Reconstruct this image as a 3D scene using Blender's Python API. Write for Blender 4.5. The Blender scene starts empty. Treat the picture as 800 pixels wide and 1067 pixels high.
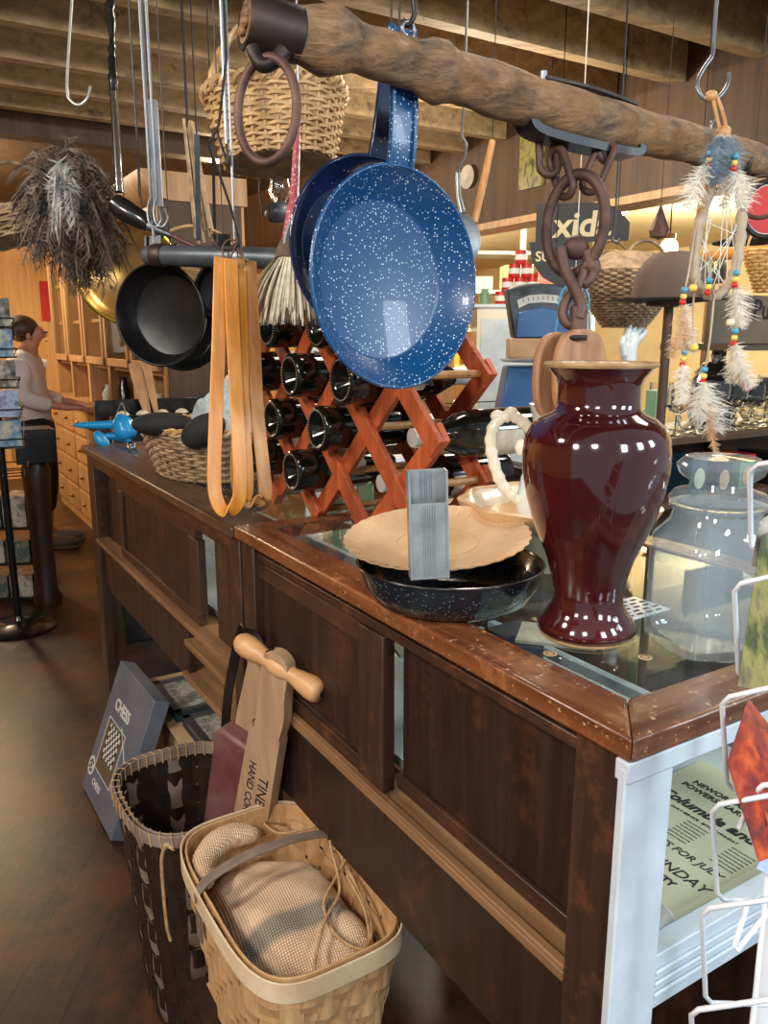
import bpy, math, random
from mathutils import Vector, Matrix, Euler
random.seed(7)
rnd = random.random
PI = math.pi
SC = bpy.context.scene
COL = SC.collection
# ------------------------------------------------------------------ camera model and room frame
TH = math.radians(12.3); F = 832.0; CZ = 1.45
c_, s_ = math.cos(TH), math.sin(TH)
ANG = math.atan2(.522, .853)
RT = Matrix.Rotation(ANG, 4, 'Z')            # room frame: x' = w (to the right of the counter), y' = u (along the counter, away)
RB = RT @ Vector((1, 0, 0)); RA = RT @ Vector((0, 1, 0))

def ray(px, py):
    X = (px - 400) / F; v = (py - 533.5) / F
    return Vector((X, c_ - v * s_, -(s_ + v * c_)))
def P(px, py, d): return ray(px, py) * d + Vector((0, 0, CZ))
def PZ(px, py, z): return P(px, py, (z - CZ) / ray(px, py).z)
def PW(px, py, w): return P(px, py, w / ray(px, py).dot(RB))
def PU(px, py, u): return P(px, py, u / ray(px, py).dot(RA))
def R(w, u, z=0): return RT @ Vector((w, u, z))

# ------------------------------------------------------------------ scene graph helpers
W = {}
def thing(name, label, cat, loc=(0, 0, 0), rz=0, group=None):
    o = bpy.data.objects.new(name, None); COL.objects.link(o)
    o.location = loc; o.rotation_euler = (0, 0, rz)
    o.empty_display_size = .05
    o['label'] = label; o['category'] = cat
    if group: o['group'] = group
    W[o.name] = Matrix.Translation(Vector(loc)) @ Matrix.Rotation(rz, 4, 'Z')
    return o
def part(name, mb, mat, parent, ang=40, bevel=0, label=None, stuff=False):
    m = Matrix.Identity(4) if parent is None else W[parent.name]
    o = mb.link(name, mat, m.inverted(), ang, bevel)
    W[o.name] = m
    if parent is not None: o.parent = parent
    if label: o['label'] = label
    if stuff: o['kind'] = 'stuff'
    return o
def solo(name, label, cat, mb, mat, group=None, ang=40, bevel=0, kind=None):
    lo = [min(v[i] for v in mb.v) for i in range(3)]; hi = [max(v[i] for v in mb.v) for i in range(3)]
    org = Vector(((lo[0] + hi[0]) / 2, (lo[1] + hi[1]) / 2, lo[2]))
    o = mb.link(name, mat, Matrix.Translation(-org), ang, bevel)
    o.location = org; W[o.name] = Matrix.Translation(org)
    o['label'] = label; o['category'] = cat
    if group: o['group'] = group
    if kind: o['kind'] = kind
    return o
def struct(name, mb, mat, bevel=0, parent=None):
    o = part(name, mb, mat, parent, 40, bevel)
    if parent is None: o['kind'] = 'structure'
    return o
def dup(root, M, label=None, group=None):
    def rec(o, par):
        c = o.copy(); COL.objects.link(c)
        if par is not None: c.parent = par
        for ch in kids(o): rec(ch, c)
        return c
    r = rec(root, None)
    place(r, M)
    if label: r['label'] = label
    if group: r['group'] = group
    return r
def kids(o): return [c for c in list(bpy.data.objects) if c.parent == o]
def place(r, M):
    r.location = M.to_translation(); r.rotation_euler = M.to_euler(); r.scale = M.to_scale()
def frame(origin, z, up=Vector((0, 0, 1))):
    z = Vector(z).normalized(); y = (Vector(up) - Vector(up).dot(z) * z).normalized(); x = y.cross(z)
    m = Matrix((x, y, z)).transposed().to_4x4(); m.translation = Vector(origin); return m
def basis(o, x, y, z):
    m = Matrix((Vector(x), Vector(y), Vector(z))).transposed().to_4x4(); m.translation = Vector(o); return m

# ------------------------------------------------------------------ mesh builder
class MB:
    def __init__(s, T=None): s.v = []; s.f = []; s.T = T or Matrix.Identity(4)
    def add(s, vs, fs, T=None):
        M = s.T @ T if T is not None else s.T
        b = len(s.v); s.v += [M @ Vector(p) for p in vs]; s.f += [tuple(i + b for i in f) for f in fs]; return s
    def box(s, x0, x1, y0, y1, z0, z1, T=None):
        v = [(x, y, z) for z in (z0, z1) for y in (y0, y1) for x in (x0, x1)]
        return s.add(v, [(0, 2, 3, 1), (4, 5, 7, 6), (0, 1, 5, 4), (2, 6, 7, 3), (0, 4, 6, 2), (1, 3, 7, 5)], T)
    def lathe(s, prof, n=32, T=None, sx=1, sy=1, fn=None):
        v = []; f = []
        for (r, z) in prof:
            for k in range(n):
                a = 2 * PI * k / n; rr = r * (fn(a, r, z) if fn else 1)
                v.append((rr * math.cos(a) * sx, rr * math.sin(a) * sy, z))
        for i in range(len(prof) - 1):
            for k in range(n):
                a, b = i * n + k, i * n + (k + 1) % n
                f.append((a, b, b + n, a + n))
        if prof[0][0] > 1e-5: f.append(tuple(reversed(range(n))))
        if prof[-1][0] > 1e-5: f.append(tuple(range((len(prof) - 1) * n, len(prof) * n)))
        return s.add(v, f, T)
    def sweep(s, path, sec, closed=False, up=None, scale=None, T=None, cap=True):
        path = [Vector(p) for p in path]; n = len(path); k = len(sec); v = []; f = []
        nrm = None
        for i, p in enumerate(path):
            if closed: t = path[(i + 1) % n] - path[i - 1]
            else: t = path[min(i + 1, n - 1)] - path[max(i - 1, 0)]
            if t.length < 1e-9: t = Vector((0, 0, 1))
            t.normalize()
            if up is not None:
                u = Vector(up(i) if callable(up) else up); u = u - u.dot(t) * t
                if u.length < 1e-6: u = t.orthogonal()
                u.normalize()
            else:
                if nrm is None: nrm = t.orthogonal().normalized()
                u = nrm - nrm.dot(t) * t
                if u.length < 1e-6: u = t.orthogonal()
                u.normalize(); nrm = u
            b = t.cross(u); sc = scale[i] if scale else 1
            for (a, c) in sec: v.append(p + (u * a + b * c) * sc)
        m = n if closed else n - 1
        for i in range(m):
            for j in range(k):
                a = i * k + j; b2 = i * k + (j + 1) % k; c2 = ((i + 1) % n) * k
                f.append((a, b2, c2 + (j + 1) % k, c2 + j))
        if not closed and cap: f.append(tuple(reversed(range(k)))); f.append(tuple(range((n - 1) * k, n * k)))
        return s.add(v, f, T)
    def tube(s, path, r, n=8, closed=False, T=None):
        sc = None
        if isinstance(r, (list, tuple)): sc = [q for q in r]; r = 1
        return s.sweep(path, [(r * math.cos(2 * PI * k / n), r * math.sin(2 * PI * k / n)) for k in range(n)], closed, None, sc, T)
    def band(s, path, wid, th, up, closed=False, T=None, scale=None):
        return s.sweep(path, [(-wid / 2, -th / 2), (wid / 2, -th / 2), (wid / 2, th / 2), (-wid / 2, th / 2)], closed, up, scale, T)
    def ring(s, R_, r, T=None, n=40, m=10, sx=1, sy=1):
        return s.tube([(R_ * sx * math.cos(2 * PI * k / n), R_ * sy * math.sin(2 * PI * k / n), 0) for k in range(n)], r, m, True, T)
    def ell(s, c, rx, ry, rz, n=20, T=None):
        m = n // 2; prof = [(math.sin(PI * i / m), -math.cos(PI * i / m)) for i in range(m + 1)]
        M = Matrix.Translation(Vector(c)) @ Matrix.Diagonal((rx, ry, rz, 1))
        return s.lathe(prof, n, (T or Matrix.Identity(4)) @ M)
    def prism(s, pts, z0, z1, T=None):
        n = len(pts); v = [(x, y, z0) for x, y in pts] + [(x, y, z1) for x, y in pts]
        f = [tuple(reversed(range(n))), tuple(range(n, 2 * n))] + [(i, (i + 1) % n, n + (i + 1) % n, n + i) for i in range(n)]
        return s.add(v, f, T)
    def beam(s, a, b, w, h, up=(0, 0, 1)):
        return s.band([a, b], h, w, up)
    def ribbon(s, path, wid, side):
        v = []; f = []
        for i, p in enumerate(path):
            q = wid[i] / 2 if isinstance(wid, (list, tuple)) else wid / 2
            v += [Vector(p) - Vector(side) * q, Vector(p) + Vector(side) * q]
        for i in range(len(path) - 1): f.append((2 * i, 2 * i + 1, 2 * i + 3, 2 * i + 2))
        return s.add(v, f)
    def link(s, name, mat, M, ang, bevel):
        me = bpy.data.meshes.new(name); me.from_pydata([M @ v for v in s.v], [], s.f); me.materials.append(mat)
        me.polygons.foreach_set('use_smooth', [True] * len(me.polygons))
        me.set_sharp_from_angle(angle=math.radians(ang)); me.update()
        o = bpy.data.objects.new(name, me); COL.objects.link(o)
        if bevel:
            b = o.modifiers.new('b', 'BEVEL'); b.width = bevel; b.segments = 2; b.limit_method = 'ANGLE'; b.angle_limit = math.radians(40)
            b.harden_normals = False
        return o
def curve(pts, n=8, closed=False):
    """Catmull-Rom through the points"""
    p = [Vector(q) for q in pts]; out = []; m = len(p)
    rng = range(m) if closed else range(m - 1)
    for i in rng:
        if closed: a, b, c, d = p[i - 1], p[i], p[(i + 1) % m], p[(i + 2) % m]
        else: a, b, c, d = p[max(i - 1, 0)], p[i], p[i + 1], p[min(i + 2, m - 1)]
        for k in range(n):
            t = k / n
            out.append(.5 * ((2 * b) + (c - a) * t + (2 * a - 5 * b + 4 * c - d) * t * t + (3 * b - a - 3 * c + d) * t ** 3))
    if not closed: out.append(p[-1])
    return out

# ------------------------------------------------------------------ materials
def newmat(name):
    m = bpy.data.materials.new(name); m.use_nodes = True; nt = m.node_tree
    return m, nt, nt.nodes['Principled BSDF']
def lin(c):
    f = lambda x: x / 12.92 if x <= .04045 else ((x + .055) / 1.055) ** 2.4
    return tuple(f(v / 255) for v in c) + (1,)
def ramp(nt, stops):
    r = nt.nodes.new('ShaderNodeValToRGB'); e = r.color_ramp.elements
    while len(e) < len(stops): e.new(.5)
    for i, (p, col) in enumerate(stops): e[i].position = p; e[i].color = col
    return r
def coords(nt, scale, rot=(0, 0, 0)):
    t = nt.nodes.new('ShaderNodeTexCoord'); m = nt.nodes.new('ShaderNodeMapping')
    m.inputs['Scale'].default_value = scale; m.inputs['Rotation'].default_value = rot
    nt.links.new(t.outputs['Object'], m.inputs['Vector']); return m
def noise(nt, vec, sc, det=4, rough=.6):
    n = nt.nodes.new('ShaderNodeTexNoise'); n.inputs['Scale'].default_value = sc; n.inputs['Detail'].default_value = det
    n.inputs['Roughness'].default_value = rough
    nt.links.new(vec.outputs[0], n.inputs['Vector']); return n
def bump(nt, b, h, st, dist=.002):
    n = nt.nodes.new('ShaderNodeBump'); n.inputs['Strength'].default_value = st; n.inputs['Distance'].default_value = dist
    nt.links.new(h, n.inputs['Height']); nt.links.new(n.outputs['Normal'], b.inputs['Normal'])
def mat(name, c1, c2=None, sc=8, stretch=(1, 1, 1), rough=.6, metal=0, bmp=.2, lo=.35, hi=.65, coat=0, rr=None, spec=.5, rot=(0, 0, 0), det=4):
    m, nt, b = newmat(name)
    b.inputs['Roughness'].default_value = rough; b.inputs['Metallic'].default_value = metal
    b.inputs['Coat Weight'].default_value = coat; b.inputs['Specular IOR Level'].default_value = spec
    b.inputs['Coat Roughness'].default_value = .08
    if c2 is None: b.inputs['Base Color'].default_value = lin(c1); return m
    mp = coords(nt, stretch, rot); n = noise(nt, mp, sc, det)
    r = ramp(nt, [(lo, lin(c1)), (hi, lin(c2))]); nt.links.new(n.outputs['Fac'], r.inputs['Fac'])
    nt.links.new(r.outputs['Color'], b.inputs['Base Color'])
    if bmp: bump(nt, b, n.outputs['Fac'], bmp)
    if rr:
        r2 = ramp(nt, [(.3, (rr[0],) * 3 + (1,)), (.7, (rr[1],) * 3 + (1,))]); nt.links.new(n.outputs['Fac'], r2.inputs['Fac'])
        nt.links.new(r2.outputs['Color'], b.inputs['Roughness'])
    return m
def wood(name, c1, c2, axis='y', sc=6, rough=.5, bmp=.35, rr=None, coat=0, wear=None):
    st = {'x': (1, 14, 14), 'y': (14, 1, 14), 'z': (14, 14, 1)}[axis]
    m = mat(name, c1, c2, sc / 2, st, rough, 0, bmp, .3, .7, coat, rr, .5, (0, 0, 0), 6)
    if wear:
        nt = m.node_tree; b = nt.nodes['Principled BSDF']; src = b.inputs['Base Color'].links[0].from_socket
        mp = coords(nt, (1, 1, 1)); n = noise(nt, mp, 9, 8, .75); r = ramp(nt, [(.54, (0, 0, 0, 1)), (.66, (1, 1, 1, 1))])
        nt.links.new(n.outputs['Fac'], r.inputs['Fac'])
        mx = nt.nodes.new('ShaderNodeMix'); mx.data_type = 'RGBA'; mx.inputs[7].default_value = lin(wear)
        nt.links.new(r.outputs['Color'], mx.inputs[0]); nt.links.new(src, mx.inputs[6]); nt.links.new(mx.outputs[2], b.inputs['Base Color'])
    return m
def glass(name, col=(1, 1, 1, 1), rough=0.0, ior=1.45):
    m, nt, b = newmat(name)
    b.inputs['Base Color'].default_value = col; b.inputs['Transmission Weight'].default_value = 1
    b.inputs['Roughness'].default_value = rough; b.inputs['IOR'].default_value = ior
    return m
def pane_mat(name, ior=1.5, tint=(.95, .975, .97, 1), haze=0):
    m, nt, b = newmat(name)
    out = nt.nodes['Material Output']; tr = nt.nodes.new('ShaderNodeBsdfTransparent'); tr.inputs[0].default_value = tint
    gl = nt.nodes.new('ShaderNodeBsdfGlossy'); gl.inputs['Roughness'].default_value = .03
    fr = nt.nodes.new('ShaderNodeFresnel'); fr.inputs[0].default_value = ior
    ge = nt.nodes.new('ShaderNodeNewGeometry'); inv = nt.nodes.new('ShaderNodeMath'); inv.operation = 'SUBTRACT'; inv.inputs[0].default_value = 1; nt.links.new(ge.outputs['Backfacing'], inv.inputs[1])
    ff = nt.nodes.new('ShaderNodeMath'); ff.operation = 'MULTIPLY'; nt.links.new(fr.outputs[0], ff.inputs[0]); nt.links.new(inv.outputs[0], ff.inputs[1])
    mx = nt.nodes.new('ShaderNodeMixShader'); nt.links.new(ff.outputs[0], mx.inputs[0]); nt.links.new(tr.outputs[0], mx.inputs[1]); nt.links.new(gl.outputs[0], mx.inputs[2])
    last = mx
    if haze:
        df = nt.nodes.new('ShaderNodeBsdfDiffuse'); df.inputs[0].default_value = (.80, .88, .92, 1)
        last = nt.nodes.new('ShaderNodeMixShader'); last.inputs[0].default_value = haze; nt.links.new(mx.outputs[0], last.inputs[1]); nt.links.new(df.outputs[0], last.inputs[2])
    nt.links.new(last.outputs[0], out.inputs['Surface']); return m
def spot_mat(name, base, spots, sc, thr, rough=.15, coat=.5, dens=.5):
    m, nt, b = newmat(name); mp = coords(nt, (1, 1, 1))
    v = nt.nodes.new('ShaderNodeTexVoronoi'); v.inputs['Scale'].default_value = sc; nt.links.new(mp.outputs[0], v.inputs['Vector'])
    n = noise(nt, mp, 14, 3)
    r = ramp(nt, [(thr * .7, (1, 1, 1, 1)), (thr, (0, 0, 0, 1))]); nt.links.new(v.outputs['Distance'], r.inputs['Fac'])
    bw = nt.nodes.new('ShaderNodeSeparateColor'); nt.links.new(v.outputs['Color'], bw.inputs[0])
    g = nt.nodes.new('ShaderNodeMath'); g.operation = 'GREATER_THAN'; g.inputs[1].default_value = 1 - dens; nt.links.new(bw.outputs[0], g.inputs[0])
    mu = nt.nodes.new('ShaderNodeMath'); mu.operation = 'MULTIPLY'; nt.links.new(r.outputs['Color'], mu.inputs[0]); nt.links.new(g.outputs[0], mu.inputs[1])
    mx = nt.nodes.new('ShaderNodeMix'); mx.data_type = 'RGBA'; mx.inputs[6].default_value = lin(base); mx.inputs[7].default_value = lin(spots)
    nt.links.new(mu.outputs[0], mx.inputs[0]); nt.links.new(mx.outputs[2], b.inputs['Base Color'])
    b.inputs['Roughness'].default_value = rough; b.inputs['Coat Weight'].default_value = coat
    return m
def emit(name, col, st):
    m, nt, b = newmat(name); b.inputs['Emission Color'].default_value = lin(col); b.inputs['Emission Strength'].default_value = st
    b.inputs['Base Color'].default_value = lin(col); return m
def boards(name, c1, c2, c3, bw=.13, bl=2.6, rough=.5, rot=0.0):
    m, nt, b = newmat(name); mp = coords(nt, (1, 1, 1), (0, 0, rot))
    br = nt.nodes.new('ShaderNodeTexBrick'); br.inputs['Scale'].default_value = 1
    br.inputs['Brick Width'].default_value = bl; br.inputs['Row Height'].default_value = bw; br.inputs['Mortar Size'].default_value = .003
    br.inputs['Color1'].default_value = lin(c1); br.inputs['Color2'].default_value = lin(c2); br.inputs['Mortar'].default_value = (.004, .003, .002, 1)
    nt.links.new(mp.outputs[0], br.inputs['Vector'])
    mp2 = nt.nodes.new('ShaderNodeMapping'); mp2.inputs['Scale'].default_value = (1.2, 16, 1); nt.links.new(mp.outputs[0], mp2.inputs['Vector'])
    n = noise(nt, mp2, 3, 7, .7); n2 = noise(nt, mp, 3.2, 6, .7)
    mx = nt.nodes.new('ShaderNodeMix'); mx.data_type = 'RGBA'; mx.blend_type = 'MULTIPLY'; mx.inputs[0].default_value = .8
    r = ramp(nt, [(.3, (.35, .35, .35, 1)), (.7, (1.3, 1.3, 1.3, 1))]); nt.links.new(n.outputs['Fac'], r.inputs['Fac'])
    nt.links.new(br.outputs['Color'], mx.inputs[6]); nt.links.new(r.outputs['Color'], mx.inputs[7])
    r3 = ramp(nt, [(.44, (0, 0, 0, 1)), (.62, (1, 1, 1, 1))]); nt.links.new(n2.outputs['Fac'], r3.inputs['Fac'])
    m2 = nt.nodes.new('ShaderNodeMix'); m2.data_type = 'RGBA'; m2.inputs[7].default_value = lin(c3)
    nt.links.new(r3.outputs['Color'], m2.inputs[0]); nt.links.new(mx.outputs[2], m2.inputs[6]); nt.links.new(m2.outputs[2], b.inputs['Base Color'])
    b.inputs['Roughness'].default_value = rough; bump(nt, b, n.outputs['Fac'], .3)
    return m

def logmat():
    m, nt, b = newmat('weathered_log'); mp = coords(nt, (2.2, 13, 13), (0, 0, -math.radians(27)))
    n = noise(nt, mp, 3.2, 10, .72); m2 = coords(nt, (1, 1, 1)); n2 = noise(nt, m2, 9, 8, .7)
    r = ramp(nt, [(.34, lin((44, 35, 29))), (.47, lin((104, 84, 66))), (.58, lin((150, 122, 92))), (.70, lin((188, 172, 152)))]); nt.links.new(n.outputs['Fac'], r.inputs['Fac'])
    r2 = ramp(nt, [(.42, (0, 0, 0, 1)), (.60, (1, 1, 1, 1))]); nt.links.new(n2.outputs['Fac'], r2.inputs['Fac'])
    mx = nt.nodes.new('ShaderNodeMix'); mx.data_type = 'RGBA'; mx.inputs[7].default_value = lin((166, 118, 70)); mu = nt.nodes.new('ShaderNodeMath'); mu.operation = 'MULTIPLY'; mu.inputs[1].default_value = .65
    nt.links.new(r2.outputs['Color'], mu.inputs[0]); nt.links.new(mu.outputs[0], mx.inputs[0]); nt.links.new(r.outputs['Color'], mx.inputs[6]); nt.links.new(mx.outputs[2], b.inputs['Base Color'])
    b.inputs['Roughness'].default_value = .8; ad = nt.nodes.new('ShaderNodeMath'); ad.operation = 'ADD'; nt.links.new(n.outputs['Fac'], ad.inputs[0]); nt.links.new(n2.outputs['Fac'], ad.inputs[1]); bump(nt, b, ad.outputs[0], 1.0, .012); return m
M = {}
M['floor'] = boards('floor_boards', (52, 38, 32), (36, 27, 23), (88, 50, 32), .14, 2.8, .38, PI / 2)
M['ceil'] = boards('ceiling_boards', (88, 64, 42), (74, 54, 36), (60, 44, 30), .12, 3, .7, PI / 2)
M['joist'] = wood('joist_wood', (132, 106, 72), (180, 150, 108), 'x', 4, .75, wear=(104, 82, 58))
M['header'] = wood('header_wood', (58, 40, 26), (92, 66, 44), 'z', 3, .6)
M['pine'] = wood('pine_panel', (196, 140, 78), (222, 168, 104), 'z', 3, .6)
M['oak'] = wood('oak', (160, 120, 80), (204, 164, 118), 'z', 4, .5)
M['plaster'] = mat('plaster', (214, 196, 150), (226, 210, 166), 3, rough=.8, bmp=.05)
M['dark'] = wood('dark_counter_wood', (40, 26, 20), (70, 45, 33), 'y', 4, .36, rr=(.25, .55), wear=(96, 58, 38))
M['darkz'] = wood('dark_upright_wood', (40, 27, 21), (70, 47, 35), 'z', 4, .36, rr=(.25, .55), wear=(92, 58, 40))
M['panel'] = wood('counter_panel_wood', (33, 20, 15), (54, 34, 25), 'z', 4, .4, rr=(.3, .6), wear=(72, 42, 28))
M['toprail'] = wood('worn_top_rail', (92, 50, 28), (140, 84, 50), 'y', 5, .28, rr=(.18, .4), wear=(164, 108, 66))
M['toprailx'] = wood('worn_end_rail', (92, 56, 38), (142, 100, 74), 'x', 5, .28, rr=(.18, .4), wear=(176, 140, 112))
for k_ in ('toprail', 'toprailx'):
    nt = M[k_].node_tree; b = nt.nodes['Principled BSDF']; src = b.inputs['Base Color'].links[0].from_socket
    mp = coords(nt, (1, 1, 1)); n = noise(nt, mp, 120, 3, .6); r = ramp(nt, [(.63, (0, 0, 0, 1)), (.69, (1, 1, 1, 1))]); nt.links.new(n.outputs['Fac'], r.inputs['Fac'])
    mx = nt.nodes.new('ShaderNodeMix'); mx.data_type = 'RGBA'; mx.inputs[7].default_value = lin((196, 164, 128)); nt.links.new(r.outputs['Color'], mx.inputs[0]); nt.links.new(src, mx.inputs[6]); nt.links.new(mx.outputs[2], b.inputs['Base Color'])
M['greyrail'] = wood('dark_top_rail', (58, 38, 28), (96, 70, 52), 'y', 5, .35, wear=(110, 84, 62))
M['ledge'] = wood('bare_ledge', (106, 74, 48), (154, 114, 76), 'y', 5, .6)
M['white'] = mat('white_paint', (186, 198, 206), (206, 216, 222), 6, rough=.5, bmp=.1, lo=.4, hi=.6)
M['pane'] = pane_mat('pane_glass')
M['thinglass'] = pane_mat('thin_glass', 2.0, (.93, .97, .98, 1), .09)
M['glass'] = glass('clear_glass', (.97, 1, 1, 1))
M['log'] = logmat()
M['iron'] = mat('dark_iron', (42, 36, 34), (72, 60, 54), 12, rough=.5, metal=.7, bmp=.3)
M['rust'] = mat('rusty_iron', (70, 48, 42), (112, 82, 70), 16, rough=.6, metal=.45, bmp=.5)
M['blackiron'] = mat('black_cast_iron', (20, 20, 21), (36, 36, 36), 20, rough=.33, metal=.5, bmp=.15)
M['blackwood'] = mat('black_lacquer', (18, 17, 18), (30, 28, 28), 10, rough=.22, bmp=.05, coat=.4)
M['wire'] = mat('steel_wire', (122, 124, 128), rough=.38, metal=.85)
M['darkwire'] = mat('dark_wire', (50, 44, 42), rough=.45, metal=.7)
M['whitewire'] = mat('white_coated_wire', (226, 230, 236), rough=.35)
M['blackwire'] = mat('black_wire', (20, 20, 22), rough=.4)
M['blue'] = spot_mat('blue_enamel', (6, 66, 112), (225, 236, 248), 260, .30, .34, .12, .42)
M['navy'] = spot_mat('navy_enamel', (18, 34, 72), (190, 205, 225), 160, .2, .15, .5, .12)
M['vase'] = mat('oxblood_glaze', (50, 12, 15), (76, 18, 20), 5, rough=.09, bmp=.06, coat=1, det=6)
M['vaserim'] = mat('tan_glaze', (150, 116, 78), (178, 146, 104), 30, rough=.3, bmp=.1)
M['yellowwood'] = wood('yellow_wood', (184, 112, 32), (222, 152, 62), 'z', 8, .35, coat=.3)
M['tanwood'] = wood('tan_wood', (150, 98, 50), (198, 146, 88), 'z', 8, .45)
M['redwood'] = wood('orange_stained_wood', (138, 60, 32), (190, 94, 54), 'z', 8, .45)
M['bottle'] = mat('black_green_glass', (12, 14, 9), rough=.12, coat=.35, spec=.45)
M['foil'] = mat('pale_foil', (196, 198, 194), rough=.35, metal=.4)
M['lbl'] = mat('bottle_label', (212, 206, 190), (178, 168, 150), 30, rough=.7, bmp=0)
M['bowlenam'] = spot_mat('dark_speckled_enamel', (22, 30, 38), (92, 110, 124), 230, .3, .2, .5, .5)
M['kraft'] = mat('kraft_board', (190, 152, 112), (206, 172, 132), 10, rough=.75, bmp=.15)
M['galv'] = mat('galvanised_tin', (150, 156, 158), (188, 192, 192), 20, rough=.38, metal=.65, bmp=.1)
M['cream'] = mat('cream_china', (226, 214, 190), (236, 226, 204), 5, rough=.18, bmp=.02, coat=.5)
M['bluish'] = mat('white_china', (214, 222, 222), rough=.15, coat=.5)
M['tanrim'] = mat('tan_china', (196, 156, 112), (214, 178, 134), 8, rough=.3, bmp=.02)
M['wicker'] = mat('pale_wicker', (158, 122, 78), (204, 168, 118), 30, rough=.6, bmp=.2)
M['greywick'] = mat('grey_wicker', (124, 100, 76), (178, 150, 116), 30, rough=.6, bmp=.2)
M['brownwick'] = mat('brown_wicker', (96, 74, 52), (150, 124, 90), 30, rough=.6, bmp=.2)
M['splint'] = wood('splint_wood', (176, 132, 86), (208, 168, 120), 'z', 6, .6)
M['splintlt'] = mat('splint_rim', (196, 168, 130), (222, 200, 166), 10, rough=.6, bmp=.2)
M['splintgr'] = mat('grey_splint', (110, 94, 84), (146, 126, 112), 14, rough=.6, bmp=.2)
M['dsplint'] = wood('dark_splint', (30, 19, 14), (54, 35, 25), 'z', 6, .5)
M['twine'] = mat('jute_twine', (158, 122, 82), (190, 154, 110), 60, rough=.85, bmp=.4)
M['palewood'] = wood('pale_planter_wood', (150, 116, 86), (184, 152, 120), 'z', 4, .6)
M['grip'] = wood('turned_grip_wood', (184, 132, 84), (212, 166, 116), 'x', 4, .45)
M['redpaint'] = mat('worn_red_paint', (92, 34, 38), (122, 84, 82), 7, rough=.5, bmp=.2, det=8)
M['leather'] = mat('dark_leather', (24, 18, 17), (40, 30, 28), 12, rough=.4)
M['ink'] = mat('black_ink', (30, 30, 32), rough=.8)
M['redink'] = mat('faded_red_ink', (150, 70, 50), rough=.8)
M['paper'] = mat('aged_paper', (198, 198, 168), (212, 212, 184), 4, rough=.8, bmp=.02)
M['greybox'] = mat('slate_blue_card', (92, 98, 112), (108, 114, 128), 8, rough=.45, bmp=.02)
M['whiteink'] = mat('white_print', (224, 224, 218), rough=.6)
M['creamink'] = mat('cream_letter_paint', (224, 206, 160), rough=.6)
M['pinkgl'] = spot_mat('pink_glitter', (176, 88, 96), (230, 190, 190), 220, .4, .3, .4, .5)
M['bristle'] = mat('pale_bristle', (196, 184, 158), (236, 228, 206), 60, rough=.7, bmp=.1)
M['fur'] = mat('brown_binding', (84, 66, 54), (112, 92, 76), 50, rough=.9)
M['ostrich'] = mat('brown_ostrich', (72, 58, 50), (118, 100, 88), 30, rough=.8, bmp=0)
M['ostrichlt'] = mat('pale_ostrich', (168, 164, 158), (196, 192, 186), 30, rough=.8, bmp=0)
M['brass'] = mat('worn_brass', (166, 120, 60), (206, 160, 92), 6, rough=.28, metal=.85, bmp=.05)
M['brasslt'] = mat('polished_brass', (220, 180, 70), rough=.2, metal=.9)
M['chrome'] = mat('chrome', (200, 202, 205), rough=.12, metal=1)
M['toyblue'] = mat('bright_blue_plastic', (24, 142, 204), rough=.3, coat=.3)
M['skin'] = mat('skin', (196, 142, 118), rough=.5)
M['hair'] = mat('brown_hair', (52, 36, 30), (84, 58, 44), 40, rough=.5)
M['shirt'] = mat('pale_shirt', (214, 208, 208), (230, 224, 224), 8, rough=.8, bmp=.1)
M['trouser'] = mat('black_trousers', (22, 22, 28), rough=.8)
M['shoe'] = mat('grey_shoe', (150, 156, 166), rough=.6)
M['hat'] = mat('brown_felt', (78, 62, 54), (98, 80, 70), 6, rough=.85, bmp=.1)
M['signblack'] = mat('sign_black', (28, 28, 28), rough=.5)
M['signbrown'] = mat('sign_brown', (92, 80, 64), (112, 98, 80), 8, rough=.6)
M['green'] = mat('green_paint', (104, 140, 108), (124, 156, 122), 8, rough=.5, bmp=.1)
M['teal'] = mat('teal_box', (34, 74, 88), rough=.6)
M['navybox'] = mat('navy_box', (34, 44, 72), rough=.6)
M['scaleblue'] = mat('blue_scale_paint', (54, 102, 160), rough=.35, coat=.3)
M['scaledark'] = mat('dark_scale_casting', (58, 64, 70), (84, 90, 94), 15, rough=.4, metal=.4)
M['red'] = mat('red_tin', (190, 36, 36), rough=.4)
M['yellow'] = mat('yellow_tin', (222, 176, 60), rough=.4)
M['straw'] = mat('straw', (198, 150, 84), (222, 178, 112), 30, rough=.7)
M['orangec'] = mat('orange_cloth', (214, 88, 40), rough=.8)
M['pinkcloth'] = mat('pink_cloth', (206, 110, 110), rough=.85)
M['purple'] = mat('purple_print', (176, 130, 156), (206, 170, 186), 40, rough=.85, bmp=0)
M['bluecloth'] = mat('pale_printed_cloth', (140, 160, 170), (196, 206, 206), 50, rough=.85, bmp=.2)
M['softblack'] = mat('soft_black_cloth', (26, 25, 27), rough=.8)
M['jug'] = mat('smoky_tin', (140, 138, 132), (170, 168, 160), 8, rough=.35, metal=.5)
M['feather'] = mat('cream_feather', (216, 206, 188), (236, 228, 214), 30, rough=.8, bmp=0)
M['feathtan'] = mat('tan_feather', (196, 150, 106), (214, 172, 130), 30, rough=.8, bmp=0)
M['feathblue'] = mat('grey_blue_feather', (84, 102, 116), (130, 146, 156), 30, rough=.8, bmp=0)
M['hide'] = mat('hide_wrap', (150, 130, 108), (188, 170, 146), 20, rough=.8)
M['bead_r'] = mat('red_bead', (196, 40, 34), rough=.25)
M['bead_y'] = mat('yellow_bead', (226, 196, 90), rough=.3)
M['bead_g'] = mat('green_bead', (110, 160, 120), rough=.3)
M['bead_b'] = mat('turquoise_bead', (70, 150, 180), rough=.3)
M['bead_w'] = mat('cream_bead', (230, 214, 180), rough=.3)
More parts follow.
